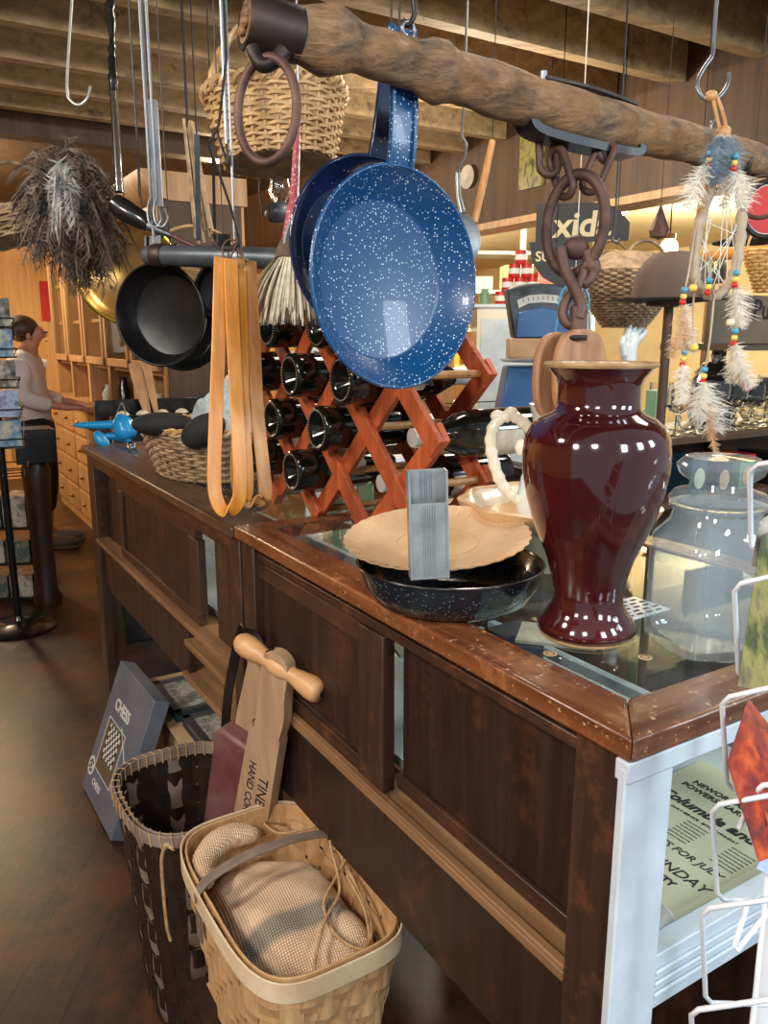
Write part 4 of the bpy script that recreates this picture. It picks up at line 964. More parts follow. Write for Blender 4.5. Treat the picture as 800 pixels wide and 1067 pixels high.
# smaller utensils: steel ladle/skimmer right of blue pan, wooden spoon
lq = P(487, 250, 1.42)
ld = thing('steel_skimmer', 'round steel skimmer hanging by a hook right of the blue pan', 'skimmer', lq)
LM = frame(P(482, 250, 1.45), (.5, -.85, 0), up)
part('bowl', MB(LM).lathe([(0, -.008), (.035, -.006), (.045, 0), (.044, .001), (.034, -.004), (0, -.006)], 40, sx=.9), M['galv'], ld, 60)
part('handle', MB().tube(PP([(482, 222), (478, 205), (477, 180)], 1.445), [.006, .0045, .005], 10), M['galv'], ld)
part('hanging_wire', MB().tube(PP([(477, 180), (479, 172)], 1.44) + curve(PP([(484, 165), (486, 150), (481, 140), (483, 112)], 1.44), 4) + [Vector((P(493, 10, 1.44).x, P(493, 10, 1.44).y, 2.715))], .0022, 6), M['wire'], ld)
ws = thing('wooden_dowel_stick', 'plain pale wooden stick hanging at a slant before the dark header', 'stick', P(495, 232, 1.9))
part('stick', MB().tube(PP([(513, 147), (494, 232)], 1.9), .0085, 10), M['tanwood'], ws)
p = P(513, 148, 1.9); part('hanging_wire', MB().tube([p, (p.x, p.y, 2.715)], .0014, 5), M['darkwire'], ws)

# ================================================================== DREAMCATCHER
def feather(root, p0, p1, wid, m1, seed, curl=.0, name='feather', fluffy=1.0):
    random.seed(seed); p0 = Vector(p0); p1 = Vector(p1); ax_ = (p1 - p0); L_ = ax_.length; ax_.normalize()
    sd = ax_.cross(Vector((.2, -1, .1))).normalized(); nn = sd.cross(ax_)
    sp = curve([p0, p0.lerp(p1, .5) + sd * curl * L_, p1], 8); m_ = MB(); n = len(sp)
    m_.ribbon(sp, [.0022] * (n - 1) + [.0006], sd)
    for i in range(int(420 * fluffy)):
        t = rnd() ** .9; k = t * (n - 1); i0 = min(int(k), n - 2); b = sp[i0].lerp(sp[i0 + 1], k - i0); d = (sp[i0 + 1] - sp[i0]).normalized()
        w = wid * (math.sin(PI * min(1, .12 + t * .85)) ** .6) * (.75 + .35 * rnd()); s = 1 if rnd() < .5 else -1
        ln = sd * s * w * (.25 + .75 * rnd()) + d * w * (.2 + .8 * rnd()) + nn * (rnd() - .5) * w * 1.6 + Vector((rnd() - .5, rnd() - .5, rnd() - .5)) * w * .5
        mid = b + ln * .55 + nn * (rnd() - .5) * w * .2; m_.ribbon([b, mid, b + ln], [.0009, .0008, .0003], d)
    part(name, m_, m1, root)
def beads(root, pts, d, cols, r=.0048):
    for (x, y), cc in zip(pts, cols):
        T = Matrix.Translation(P(x, y, d)); part('bead', MB(T).lathe([(.0012, -r * .8), (r * .8, -r * .7), (r, 0), (r * .8, r * .7), (.0012, r * .8)], 14), M[cc], root, 80)
D = 1.16
dc = thing('dreamcatcher', 'feathered dreamcatcher with beads and hide-wrapped loop hanging at the right end of the log', 'dreamcatcher', P(735, 170, D))
part('hide_tie', MB().tube(curve(PP([(741, 96), (744, 108), (748, 128), (752, 140)], D), 5), .0028, 6).tube(curve(PP([(746, 100), (753, 118), (757, 138)], D), 5), .0028, 6).ell((0, 0, 0), .009, .008, .008, 12, Matrix.Translation(P(741, 100, D))).ell((0, 0, 0), .011, .009, .010, 12, Matrix.Translation(P(754, 138, D))), M['tanwood'], dc, 80)
loop = curve(PP([(752, 140), (742, 190), (728, 235), (724, 262), (725, 292), (734, 305), (744, 309), (756, 300), (766, 280), (772, 240), (771, 200), (762, 160)], D), 6, True)
part('wrapped_loop', MB().tube(loop, [.0062 + .0012 * (i % 3) for i in range(len(loop))], 10, True), M['hide'], dc, 60)
wb_ = MB(); random.seed(11)
for i in range(14):
    a = loop[(i * 5 + 8) % len(loop)]; b = loop[(i * 5 + 30 + (i * 7) % 11) % len(loop)]; wb_.tube([a, b], .0007, 4)
part('thread_web', wb_, M['thread'], dc)
for pts in ([(752, 140), (748, 165), (738, 182)], [(760, 142), (765, 160), (766, 178)], [(724, 240), (718, 280), (713, 305)], [(713, 312), (713, 352), (714, 372)], [(744, 309), (740, 350), (735, 382)], [(744, 309), (740, 290), (739, 262)], [(770, 262), (768, 288)], [(764, 300), (766, 330), (767, 345)], [(725, 292), (722, 320), (722, 360)]):
    part('hide_string', MB().tube(curve(PP(pts, D - .008), 4), .0016, 5), M['hide'], dc)
BC = ['bead_b', 'bead_y', 'bead_r']
for k, (x, y) in enumerate([(740, 160), (766, 163), (713, 302), (739, 292), (767, 284), (713, 367), (734, 385), (766, 345)]):
    beads(dc, [(x, y), (x - 1, y + 7), (x - 2, y + 14 - 1)], D - .016, BC)
beads(dc, [(722, 300), (723, 362), (761, 336)], D - .016, ['bead_y', 'bead_y', 'bead_w'], .0062)
fs = [((738, 172), (716, 216), .022, 'feather', .05), ((764, 176), (772, 216), .026, 'feather', -.05), ((766, 178), (752, 215), .018, 'feather', 0), ((752, 142), (746, 190), .024, 'feathblue', .05), ((758, 142), (762, 180), .024, 'feathblue', -.05), ((750, 142), (736, 176), .016, 'feathblue', 0),
      ((711, 318), (700, 372), .016, 'feathtan', -.1), ((713, 316), (722, 366), .014, 'feather', .05), ((766, 298), (770, 340), .022, 'feather', -.04), ((712, 380), (710, 420), .016, 'feather', 0), ((712, 384), (716, 426), .013, 'feathtan', .05),
      ((734, 398), (744, 448), .030, 'feather', .06), ((734, 398), (728, 436), .020, 'feather', 0), ((738, 420), (746, 474), .009, 'feathtan', .04), ((765, 358), (763, 398), .016, 'feather', 0), ((767, 358), (784, 402), .018, 'feather', .1), ((770, 385), (781, 404), .012, 'feathtan', 0), ((740, 178), (728, 222), .014, 'feathtan', .1)]
for k, (a, b, w_, mm, cu_) in enumerate(fs):
    feather(dc, P(a[0], a[1], D - .02 + .006 * (k % 3)), P(b[0], b[1], D - .02 + .008 * (k % 3)), w_, M[mm], 40 + k, cu_)

# ================================================================== ON THE FLOOR BEHIND THE COUNTER
# splint market basket with sack
ZR = .545; q = R(.478, 1.105, 0); 
crate = thing('wooden_crate', 'dark wooden crate standing on the floor under the splint market basket', 'crate', q, ANG)
for k in range(4):
    for s in (-1, 1): part('slat', MB(RT).box(.478 + s * .125 - .008, .478 + s * .125 + .008, .93, 1.28, .005 + k * .062, .057 + k * .062), M['dsplint'], crate)
    for s in (-1, 1): part('slat', MB(RT).box(.361, .595, 1.105 + s * .167 - .008, 1.105 + s * .167 + .008, .005 + k * .062, .057 + k * .062), M['dsplint'], crate)
part('lid', MB(RT).box(.35, .606, .92, 1.29, .247, .259), M['dsplint'], crate)
q = R(.478, 1.105, .26)
sb = thing('splint_basket', 'pale wood splint market basket with bent handle in front of the counter skirt', 'basket', q, ANG)
ST = Matrix.Translation(q) @ Matrix.Rotation(ANG, 4, 'Z')
sh = lambda th, t: sup(th, .098 + .035 * t, .165 + .053 * t, 4.2)
HB = .285
for k in range(32):
    th = 2 * PI * k / 32; path = []
    for i in range(22):
        t = i / 21; x, y = sh(th, t); L_ = math.hypot(x, y); o = .0022 * math.cos(t * 7 * PI + k * PI); path.append((x * (1 + o / L_), y * (1 + o / L_), .002 + HB * t))
    x, y = sh(th, .5); x2, y2 = sh(th + .03, .5); part('splint_stave', MB(ST).band(path, .036, .0016, (x2 - x, y2 - y, 0)), M['splint'], sb)
for j in range(7):
    path = []; n = 192
    for k in range(n):
        th = 2 * PI * k / n; t = (j + .5) / 7.2; x, y = sh(th, t); L_ = math.hypot(x, y); o = .0032 * math.cos(th * 16 + j * PI); path.append((x * (1 + o / L_), y * (1 + o / L_), .002 + HB * t))
    part('splint_band', MB(ST).band(path, .0375, .0014, (0, 0, 1), True), M['splint'], sb)
for off, mm in ((.0055, 'splintlt'), (-.0055, 'splint')):
    path = []
    for k in range(120):
        th = 2 * PI * k / 120; x, y = sh(th, 1); L_ = math.hypot(x, y); path.append((x * (1 + off / L_), y * (1 + off / L_), HB - .006))
    part('rim_hoop', MB(ST).band(path, .034, .0035, (0, 0, 1), True), M[mm], sb, bevel=.001)
hp = [(-.136, .045, .20)] + [(-.138 * math.cos(a), .045 + .0 * a, HB - .0 + .045 * math.sin(a)) for a in [PI * i / 24 for i in range(25)]] + [(.136, .045, .20)]
part('bent_handle', MB(ST).band(hp, .021, .0045, (0, 1, 0)), M['splintgr'], sb, bevel=.001)
part('base', MB(ST).box(-.095, .095, -.16, .16, 0, .004), M['splint'], sb)
tw = MB(ST)
tw.tube(curve([(-.143, .20, .29), (-.150, .21, .26), (-.150, .215, .20), (-.150, .205, .12), (-.146, .20, .09)], 6), .0032, 6)
tw.tube(curve([(-.135, .19, .285), (-.142, .20, .292), (-.146, .205, .285), (-.136, .21, .28)], 6, True), .003, 6)
part('twine_tie', tw, M['twine'], sb)
# sack
sq_ = ST @ Matrix.Translation((0, -.008, HB - .105))
v = []; f = []; random.seed(2); n = 60; m = 26
for i in range(m + 1):
    r = i / m
    for k in range(n):
        th = 2 * PI * k / n; x, y = sup(th, .114 * r, .184 * r, 3.2)
        w = .010 * math.sin(26 * x + 11 * y) + .008 * math.sin(34 * y - 18 * x + 1) + .004 * math.sin(70 * x + 40 * y)
        z = .062 + .03 * math.cos(y * 9 + .4) * (1 - r * r) + w * (.35 + r * .65) - .055 * r ** 6 + .012 * math.exp(-((x + .085) ** 2) / .0005) * math.sin(20 * y)
        v.append((x, y, z))
for i in range(m):
    for k in range(n): a = i * n + k; b = i * n + (k + 1) % n; f.append((a, b, b + n, a + n))
sk = MB(sq_); sk.add(v, f); sk.add([(p_[0] * .9, p_[1] * .9, -.05) for p_ in v[-n:]] + v[-n:], [tuple(reversed(range(n)))] + [(k, (k + 1) % n, n + (k + 1) % n, n + k) for k in range(n)])
sak = thing('burlap_sack', 'folded burlap sack with a grey-blue stripe filling the splint basket', 'sack', q + Vector((0, 0, .13)), ANG)
part('cloth', sk, M['burlap'], sak, 80)
cd = MB(sq_)
zt = .094
cd.tube(curve([(.10, .03, .115), (.115, .00, .12), (.088, -.02, zt + .012), (.04, -.06, zt), (.03, -.12, zt - .012), (.055, -.16, zt - .02), (.09, -.13, zt - .02), (.105, -.06, zt), (.11, .02, .12), (.118, .045, .13)], 10), .0028, 6)
cd.tube(curve([(.118, .045, .13), (.10, .03, .13), (.075, -.05, zt + .006), (.02, -.10, zt), (-.03, -.165, zt - .018), (.0, -.18, zt - .03), (.06, -.17, zt - .03), (.095, -.10, zt - .01), (.10, -.03, zt + .008)], 10), .0028, 6)
cd.tube(curve([(.09, .20, .075), (.04, .185, .105), (.05, .14, .105), (.10, .12, .11), (.128, .09, .13), (.12, .04, .135)], 8), .0028, 6)
part('drawcord', cd, M['twine'], sak, 80)
rl = MB(sq_).tube(curve([(-.11, .10, .085), (-.09, .15, .100), (-.04, .175, .108), (.02, .17, .098)], 6), [.016, .018, .02, .02, .02, .022, .022, .022, .023, .024, .024, .024, .023, .023, .022, .02, .018, .014, .008], 14)
part('rolled_hem', rl, M['burlap'], sak, 80)

# dark splint basket
q = R(.455, 1.55, 0)
db = thing('splint_basket', 'tall dark splint basket with lighter stitched rim beside the chess box', 'basket', q, ANG)
DT = Matrix.Translation(q) @ Matrix.Rotation(ANG, 4, 'Z')
sh = lambda th, t: sup(th, .105 + .035 * t, .135 + .04 * t, 3.0)
HD = .50
for k in range(26):
    th = 2 * PI * k / 26; path = []
    for i in range(26):
        t = i / 25; x, y = sh(th, t); L_ = math.hypot(x, y); o = .002 * math.cos(t * 11 * PI + k * PI); path.append((x * (1 + o / L_), y * (1 + o / L_), .003 + HD * t))
    x, y = sh(th, .5); x2, y2 = sh(th + .03, .5); part('splint_stave', MB(DT).band(path, .034, .0016, (x2 - x, y2 - y, 0)), M['dsplint'] if k % 3 else M['splintgr'], db)
for j in range(11):
    path = []; n = 156
    for k in range(n):
        th = 2 * PI * k / n; t = (j + .5) / 11.2; x, y = sh(th, t); L_ = math.hypot(x, y); o = .003 * math.cos(th * 13 + j * PI); path.append((x * (1 + o / L_), y * (1 + o / L_), .003 + HD * t))
    part('splint_band', MB(DT).band(path, .043, .0014, (0, 0, 1), True), M['dsplint'], db)
for off in (.005, -.005):
    path = []
    for k in range(120):
        th = 2 * PI * k / 120; x, y = sh(th, 1); L_ = math.hypot(x, y); path.append((x * (1 + off / L_), y * (1 + off / L_), HD - .004))
    part('rim_hoop', MB(DT).band(path, .026, .0035, (0, 0, 1), True), M['splintgr'], db, bevel=.001)
m_ = MB(DT)
for k in range(46):
    th = 2 * PI * k / 46; x, y = sh(th, 1); L_ = math.hypot(x, y); c0 = Vector((x, y, HD - .004)); o = Vector((x / L_, y / L_, 0)); t_ = Vector((-o.y, o.x, 0))
    m_.tube([c0 - o * .008 - Vector((0, 0, .016)), c0 - o * .008 + Vector((0, 0, .013)), c0 + o * .008 + Vector((0, 0, .013)) + t_ * .004, c0 + o * .008 - Vector((0, 0, .015)) + t_ * .008], .0016, 4)
part('rim_stitching', m_, M['splint'], db)
part('base', MB(DT).box(-.10, .10, -.13, .13, 0, .004), M['dsplint'], db)

# corn hand planter standing in the dark basket
hpn = thing('hand_planter', 'old wooden hand corn planter with turned T grip and worn red box', 'hand planter', R(.50, 1.50, .01))
g0, g1 = P(248, 667, 1.50), P(335, 723, 1.41)
gd = (g1 - g0); gl = gd.length; gd.normalize(); GM = frame(g0, gd)
part('grip', MB(GM).lathe([(r_, z_ * gl) for r_, z_ in [(0, -.01), (.013, 0), (.020, .05), (.0225, .13), (.0205, .23), (.0155, .34), (.0150, .40), (.019, .46), (.0195, .56), (.0155, .62), (.0148, .68), (.019, .78), (.0225, .88), (.022, .95), (.018, .995), (0, 1.0)]], 32), M['grip'], hpn, 80)
part('grip_pin', MB(GM).lathe([(.0, gl - .001), (.0055, gl - .001), (.0055, gl + .002), (0, gl + .002)], 16), M['iron'], hpn)
top = g0.lerp(g1, .50); bot = R(.50, 1.50, .02)
ax2 = (bot - top).normalized(); yv = gd - gd.dot(ax2) * ax2; yv.normalize(); nv = ax2.cross(yv)   # yv across the board, nv board normal
def bd(pts, off0, off1):     # outline in (across, along) extruded on the normal
    T = basis(top, yv, ax2, yv.cross(ax2)); return MB(T).prism(pts, off0, off1)
out = [(-.024, -.022), (0, -.032), (.024, -.022), (.031, .0), (.033, .05), (.040, .10), (.036, .15), (.040, .20), (.040, .76), (-.040, .76), (-.038, .20), (-.026, .15), (-.026, .08), (-.030, .0)]
co = curve([Vector((x, y, 0)) for x, y in out], 5, True); out2 = [(p.x, p.y) for p in co]
zsg = 1 if (yv.cross(ax2)).dot(Vector((-.6, -.8, 0))) > 0 else -1
b1 = part('front_board', bd(out2, -.012, .012), M['palewood'], hpn, bevel=.003)
ed = MB(); T = basis(top, yv, ax2, yv.cross(ax2))
ed.T = T; ed.band([(p.x * 1.03 - .0008, p.y, 0) for p in co if p.x < .002 and p.y > -.03][0:80], .007, .003, (0, 0, 1)); part('leather_strip', ed, M['leather'], b1)
# face towards the viewer
vn = (Vector((0, 0, CZ)) - top).normalized(); T2 = basis(top, yv, ax2, yv.cross(ax2))
zz = yv.cross(ax2)
sgn = 1 if zz.dot(vn) > 0 else -1
fx = ax2 if sgn > 0 else ax2
for s, ox, sz in (('HAND CORN', -.014, .024), ('TINE A', .016, .034)):
    zf = zz * sgn; xf = -ax2; yf = zf.cross(xf)
    TT = basis(top + zf * .0125 + ax2 * .30 + yv * ox, xf * -1, zf.cross(xf * -1), zf); text(s, M['ink'], b1, TT, sz, 'stencilled_lettering', ext=.0004)
back = top + Vector((0, 0, 0)); bdir = R(0, 1) - R(0, 0)
T3 = basis(top + bdir * .085 + ax2 * .0, yv, ax2, yv.cross(ax2))
part('back_board', MB(T3).prism([(-.018, .0), (.018, .0), (.03, .16), (.03, .74), (-.03, .74), (-.03, .16)], -.008, .008), M['palewood'], hpn, bevel=.002)
rb_ = part('seed_box', MB(T3 @ Matrix.Translation((.0, .30, .0))).prism(curve([Vector((-.05, -.10, 0)), Vector((-.02, -.115, 0)), Vector((.03, -.11, 0)), Vector((.05, -.09, 0)), Vector((.05, .16, 0)), Vector((-.05, .16, 0))], 1, True) and [(-.05, -.10), (-.035, -.112), (.035, -.112), (.05, -.10), (.05, .17), (-.05, .17)], -.045, .045), M['redpaint'], hpn, bevel=.008)
part('leather_strap', MB().band(curve([top + bdir * .03 - yv * .02, top + bdir * .085 + Vector((0, 0, .03)) - yv * .03, top + bdir * .13 - yv * .03, top + bdir * .15 + ax2 * .15 - yv * .03, top + bdir * .13 + ax2 * .30 - yv * .03], 6), .022, .003, yv), M['leather'], hpn)
part('leather_strap', MB().band(curve([top + bdir * .05 + yv * .01, top + bdir * .10 + Vector((0, 0, -.01)), top + bdir * .115 + ax2 * .10, top + bdir * .10 + ax2 * .22], 6), .018, .003, yv), M['leather'], hpn)

# chess box leaning
A0, A1 = PZ(85, 818, .012), PZ(121, 888, .012)          # lower edge on the floor
ch = thing('chess_box', 'large slate-blue cardboard chess game box leaning against the counter leg', 'game box', A0.lerp(A1, .5))
ex = (A1 - A0).normalized(); exl = .385
tl = P(137, 702, 2.52); upv = (tl - A0); upv = (upv - upv.dot(ex) * ex); hl = upv.length; upv.normalize()
nb = ex.cross(upv)
if nb.dot(Vector((0, -1, 0))) < 0: nb = -nb
BXT = basis(A0, ex, upv, ex.cross(upv)); zs = 1 if ex.cross(upv).dot(nb) > 0 else -1
bw = .36; bh = hl
part('box_lid', MB(BXT).box(0, bw, 0, bh, min(0, -zs * .05), max(0, -zs * .05)), M['greybox'], ch, bevel=.003)
def onbox(x, y, dz=.0008):
    zf = ex.cross(upv) * zs; xf = ex if zs > 0 else ex; return basis(A0 + ex * x + upv * y + zf * dz, ex, zf.cross(ex), zf)
print('chess', A0, ex, upv, hl, zs)
text('CHESS', M['whiteink'], ch, onbox(bw * .42, bh * .73), .052, 'title_lettering', bold=.001)
text('CHESS', M['whiteink'], ch, onbox(bw * .34, bh * .13), .030, 'title_lettering')
pic = part('printed_photo', MB(onbox(bw * .42, bh * .42)).box(-.085, .085, -.085, .085, 0, .0006), M['brownwick'] if False else M['signbrown'], ch, label='printed square photo of a chess board')
fr = MB(onbox(bw * .42, bh * .42, .0016))
for a, b in (((-.085, -.085), (.085, -.085)), ((.085, -.085), (.085, .085)), ((.085, .085), (-.085, .085)), ((-.085, .085), (-.085, -.085))): fr.tube([(a[0], a[1], 0), (b[0], b[1], 0)], .0015, 4)
part('white_border', fr, M['whiteink'], ch)
cw, cb = MB(onbox(bw * .42, bh * .42 + .02, .0018)), MB(onbox(bw * .42, bh * .42 + .02, .0018))
for i in range(8):
    for j in range(8): (cw if (i + j) % 2 else cb).box(-.055 + i * .0138, -.0415 + i * .0138, -.055 + j * .0138, -.0415 + j * .0138, 0, .0004)
part('light_squares', cw, M['whiteink'], ch); part('dark_squares', cb, M['ink'], ch)
rd = MB(onbox(bw * .10, bh * .20, .001)).lathe([(0, 0), (.030, 0), (.030, .0006), (0, .0006)], 28); part('round_emblem', rd, M['whiteink'], ch)
rd = MB(onbox(bw * .10, bh * .20, .0018))
for k in range(7): rd.ell((.016 * math.cos(k * .9) * (k > 0), .016 * math.sin(k * .9) * (k > 0), 0), .0065, .0065, .0004, 10)
part('emblem_figures', rd, M['ink'], ch)
part('slanted_line', MB(onbox(0, 0, .0012)).tube([(bw * .52, bh * .64, 0), (bw * .98, bh * .36, 0)], .0014, 4), M['whiteink'], ch)

# boxes and framed pictures under the far counter
cb_ = thing('cardboard_carton', 'low brown carton on the floor under the far counter', 'carton', R(.80, 1.98), ANG)
part('carton_body', MB(RT).box(.62, .98, 1.80, 2.62, 0, .30), M['kraft'], cb_, bevel=.004)
part('carton_flap', MB(RT).box(.60, .66, 1.82, 2.60, .30, .304), M['kraft'], cb_)
for k, (u0, w0, cc, lb) in enumerate([(1.95, .64, 'navybox', 'dark framed print lying on the carton under the counter, nearer one'), (2.24, .63, 'teal', 'dark framed print lying on the carton under the counter, farther one')]):
    fr_ = thing('framed_print', lb, 'framed print', R(w0 + .12, u0 + .1, .305), ANG)
    part('backing', MB(RT).box(w0, w0 + .26, u0, u0 + .26, .3045, .325), M[cc], fr_)
    pf = MB(RT)
    for (a, b, c, d) in ((w0, w0 + .26, u0, u0 + .02), (w0, w0 + .26, u0 + .24, u0 + .26), (w0, w0 + .02, u0, u0 + .26), (w0 + .24, w0 + .26, u0, u0 + .26)): pf.box(a, b, c, d, .325, .338)
    part('frame', pf, M['wire'], fr_)
    part('pane', MB(RT).box(w0 + .02, w0 + .24, u0 + .02, u0 + .24, .326, .329), M['pic_grey'], fr_)
solo('magazine', 'pale magazine on the carton edge behind the chess box', 'magazine', MB(RT).box(.61, .80, 1.72, 1.93, .30, .312) if False else MB(RT).box(.63, .83, 1.815, 1.935, .3045, .317), M['bluish'])
solo('brown_paper_box', 'plain brown box on the floor beneath the lower counter rail', 'box', MB(RT).box(.63, .9, 1.50, 1.76, 0, .33), M['kraft'], bevel=.003)

# ================================================================== WHITE WIRE POSTCARD RACK (right)
wr = thing('postcard_rack', 'white wire postcard rack standing right of the counter corner', 'postcard rack', R(.72, .02, 0))
def wloop(pts, d0, d1=None):
    d1 = d1 or d0; n = len(pts); return [P(x, y, d0 + (d1 - d0) * i / (n - 1)) for i, (x, y) in enumerate(pts)]
wf = [([(840, 476), (790, 484), (781, 492), (782, 568), (788, 578), (840, 596)], .60, .70), ([(840, 592), (772, 608), (765, 616), (769, 700), (776, 708), (840, 718)], .60, .70), ([(840, 708), (760, 726), (752, 734), (757, 815), (764, 822), (840, 838)], .59, .70), ([(840, 815), (795, 818), (786, 826), (770, 862)], .58, .62), ([(840, 822), (750, 838), (742, 846), (747, 930), (753, 937), (840, 942)], .58, .70), ([(840, 932), (740, 946), (731, 954), (735, 1038), (741, 1045), (840, 1048)], .57, .70), ([(840, 1036), (728, 1052), (720, 1058), (722, 1100)], .57, .64)]
def rounded(pts): return [p for p in pts]
for pts, a, b in wf: part('pocket_wire', MB().tube(wloop(pts, a, b), .0021, 8), M['whitewire'], wr, 80)
for a, b in (((800, 905), (783, 1075)), ((780, 862), (840, 1020)), ((840, 900), (768, 990)), ((778, 944), (765, 985))): part('brace_wire', MB().tube([P(a[0], a[1], .64), P(b[0], b[1], .64)], .0021, 8), M['whitewire'], wr)
pole = P(836, 700, .70)
part('pole', MB().tube([(pole.x, pole.y, .02), (pole.x, pole.y, 1.75)], .010, 12), M['whitewire'], wr)
m_ = MB()
for k in range(4): a = k * PI / 2 + .5; m_.tube(curve([(pole.x, pole.y, .08), (pole.x + .12 * math.cos(a), pole.y + .12 * math.sin(a), .03), (pole.x + .2 * math.cos(a), pole.y + .2 * math.sin(a), .006)], 5), .006, 8)
part('feet', m_, M['whitewire'], wr)
def card(name, lb, c, m1, grp=None, th=.0006, dz=None):
    a, b, c2, d = [P(*q) for q in c]; n = (b - a).cross(d - a).normalized() * th
    mb = MB(); mb.add([a, b, c2, d, a + n, b + n, c2 + n, d + n], [(0, 1, 2, 3), (7, 6, 5, 4), (0, 4, 5, 1), (1, 5, 6, 2), (2, 6, 7, 3), (3, 7, 4, 0)])
    return solo(name, lb, 'postcard', mb, M[m1], grp)
card('postcard', 'postcard of a mossy green forest in the white wire rack', [(793, 560, .66), (836, 540, .69), (838, 730, .67), (769, 715, .635)], 'pic_forest')
card('postcard', 'postcard with dark night scene at the top of the white wire rack', [(790, 545, .675), (838, 505, .70), (838, 590, .69), (783, 590, .66)], 'pic_grey')
card('postcard', 'orange sunset postcard leaning out of the middle of the white wire rack', [(779, 728, .65), (772, 748, .62), (800, 862, .60), (836, 800, .66)], 'pic_sunset')
card('postcard', 'dark orange fire-coloured postcard standing low in the white wire rack', [(772, 750, .605), (757, 795, .60), (790, 898, .59), (836, 880, .62)], 'pic_sunset')
card('postcard', 'pale blue lake postcard under the orange ones in the white wire rack', [(800, 872, .625), (788, 905, .62), (838, 930, .63), (838, 850, .65)], 'pic_lake')
# standing frame in black on left: postcard spinner
sp0 = PZ(20, 655, 0)
sr = thing('postcard_spinner', 'black revolving postcard stand at the left edge by the clerk', 'postcard stand', sp0)
part('base', MB().lathe([(0, 0), (.17, 0), (.175, .012), (.15, .03), (.03, .05), (.02, .07), (0, .07)], 40, Matrix.Translation(sp0)), M['blackwood'], sr)
part('pole', MB().tube([(sp0.x, sp0.y, .05), (sp0.x, sp0.y, 1.72)], .018, 14), M['blackiron'], sr)
ys = [(318, 352), (354, 370), (373, 410), (413, 462), (466, 500)]
pics = ['pic_grey', 'pic_beach', 'pic_grey', 'pic_lake', 'pic_beach']
nm = ['topmost', 'second from the top', 'third from the top', 'fourth from the top', 'lowest']
for k, z in enumerate([1.56, 1.42, 1.28, 1.14, 1.0, .86]):
    m_ = MB(); c0 = Vector((sp0.x, sp0.y, z))
    for q in range(4):
        a = q * PI / 2 - 1.15; o = Vector((math.cos(a), math.sin(a), 0)); t = Vector((-o.y, o.x, 0)); f0 = c0 + o * .095
        m_.tube([f0 - t * .11 + Vector((0, 0, -.06)), f0 + t * .11 + Vector((0, 0, -.06)), f0 + t * .11 + o * .02 + Vector((0, 0, -.02)), f0 - t * .11 + o * .02 + Vector((0, 0, -.02))], .003, 6, True); m_.tube([c0 + Vector((0, 0, -.06)), f0 + Vector((0, 0, -.06))], .003, 6)
    part('card_pocket', m_, M['blackwire'], sr)
proto = None
for k, z in enumerate([1.56, 1.42, 1.28, 1.14, 1.0]):
    for q in range(2):
        a = -1.15 + (0 if q == 0 else PI / 2); o = Vector((math.cos(a), math.sin(a), 0)); t = Vector((-o.y, o.x, 0)); f0 = Vector((sp0.x, sp0.y, z)) + o * .102
        mb = MB(basis(f0 + Vector((0, 0, -.055)), t, (Vector((0, 0, 1)) + o * .12).normalized(), o)).box(-.10, .10, 0, .125, -.0012, 0)
        solo('postcard', '%s postcard on the %s face of the black stand' % (['dark grey', 'harbour-coloured', 'engraved grey', 'pale blue lake', 'brown and blue'][k] + (' ' + nm[k]), ['aisle', 'counter'][q]), 'postcard', mb, M[pics[(k + q) % 5]], 'postcards on the black stand')
# pedestal and shelf with books
pe = PZ(50, 628, 0)
pd_ = thing('wooden_pedestal', 'dark wooden pedestal post with square top between the postcard stand and clerk', 'pedestal', pe)
part('post', MB().lathe([(0, 0), (.075, 0), (.08, .03), (.06, .08), (.055, .3), (.065, .6), (.075, .75), (.06, .8), (0, .8)], 28, Matrix.Translation(pe)), M['panel'], pd_, 60)
part('square_top', MB(Matrix.Translation(pe) @ Matrix.Rotation(ANG, 4, 'Z')).box(-.10, .10, -.10, .10, .80, .98), M['blackwood'], pd_, bevel=.005)
bk0 = PZ(20, 632, 0)
bs_ = thing('book_rack', 'low dark rack with book boxes on the floor behind the postcard stand', 'rack', bk0)
BK = Matrix.Translation(bk0 + Vector((-.05, .05, 0))) @ Matrix.Rotation(.12, 4, 'Z')
for z in (.02, .22, .42): part('shelf', MB(BK).box(-.16, .12, 0, .25, z, z + .015), M['blackwood'], bs_)
for x in (-.165, .12): part('side_panel', MB(BK).box(x, x + .012, 0, .25, 0, .62), M['blackwood'], bs_)
for k in range(3):
    for j in range(2):
        solo('book_box', '%s printed box on the %s shelf of the low dark rack' % (['left', 'right'][j] + ' hand', ['bottom', 'middle', 'top'][k]), 'box', MB(BK).box(-.15 + j * .135, -.03 + j * .135, .01, .20, .0355 + k * .2, .0355 + k * .2 + (.12 if k < 2 else .17)), [M['books'], M['pic_grey']][(k + j) % 2])
solo('word_plaque', 'small white plaque with red and blue dashes at the foot of the postcard stand cards', 'plaque', MB(basis(P(11, 452, 4.0), (1, 0, 0), (0, 0, 1), (0, -1, 0)) @ Matrix.Rotation(.1, 4, 'Z')).box(-.06, .06, -.075, .075, 0, .006), M['pic_lake'])

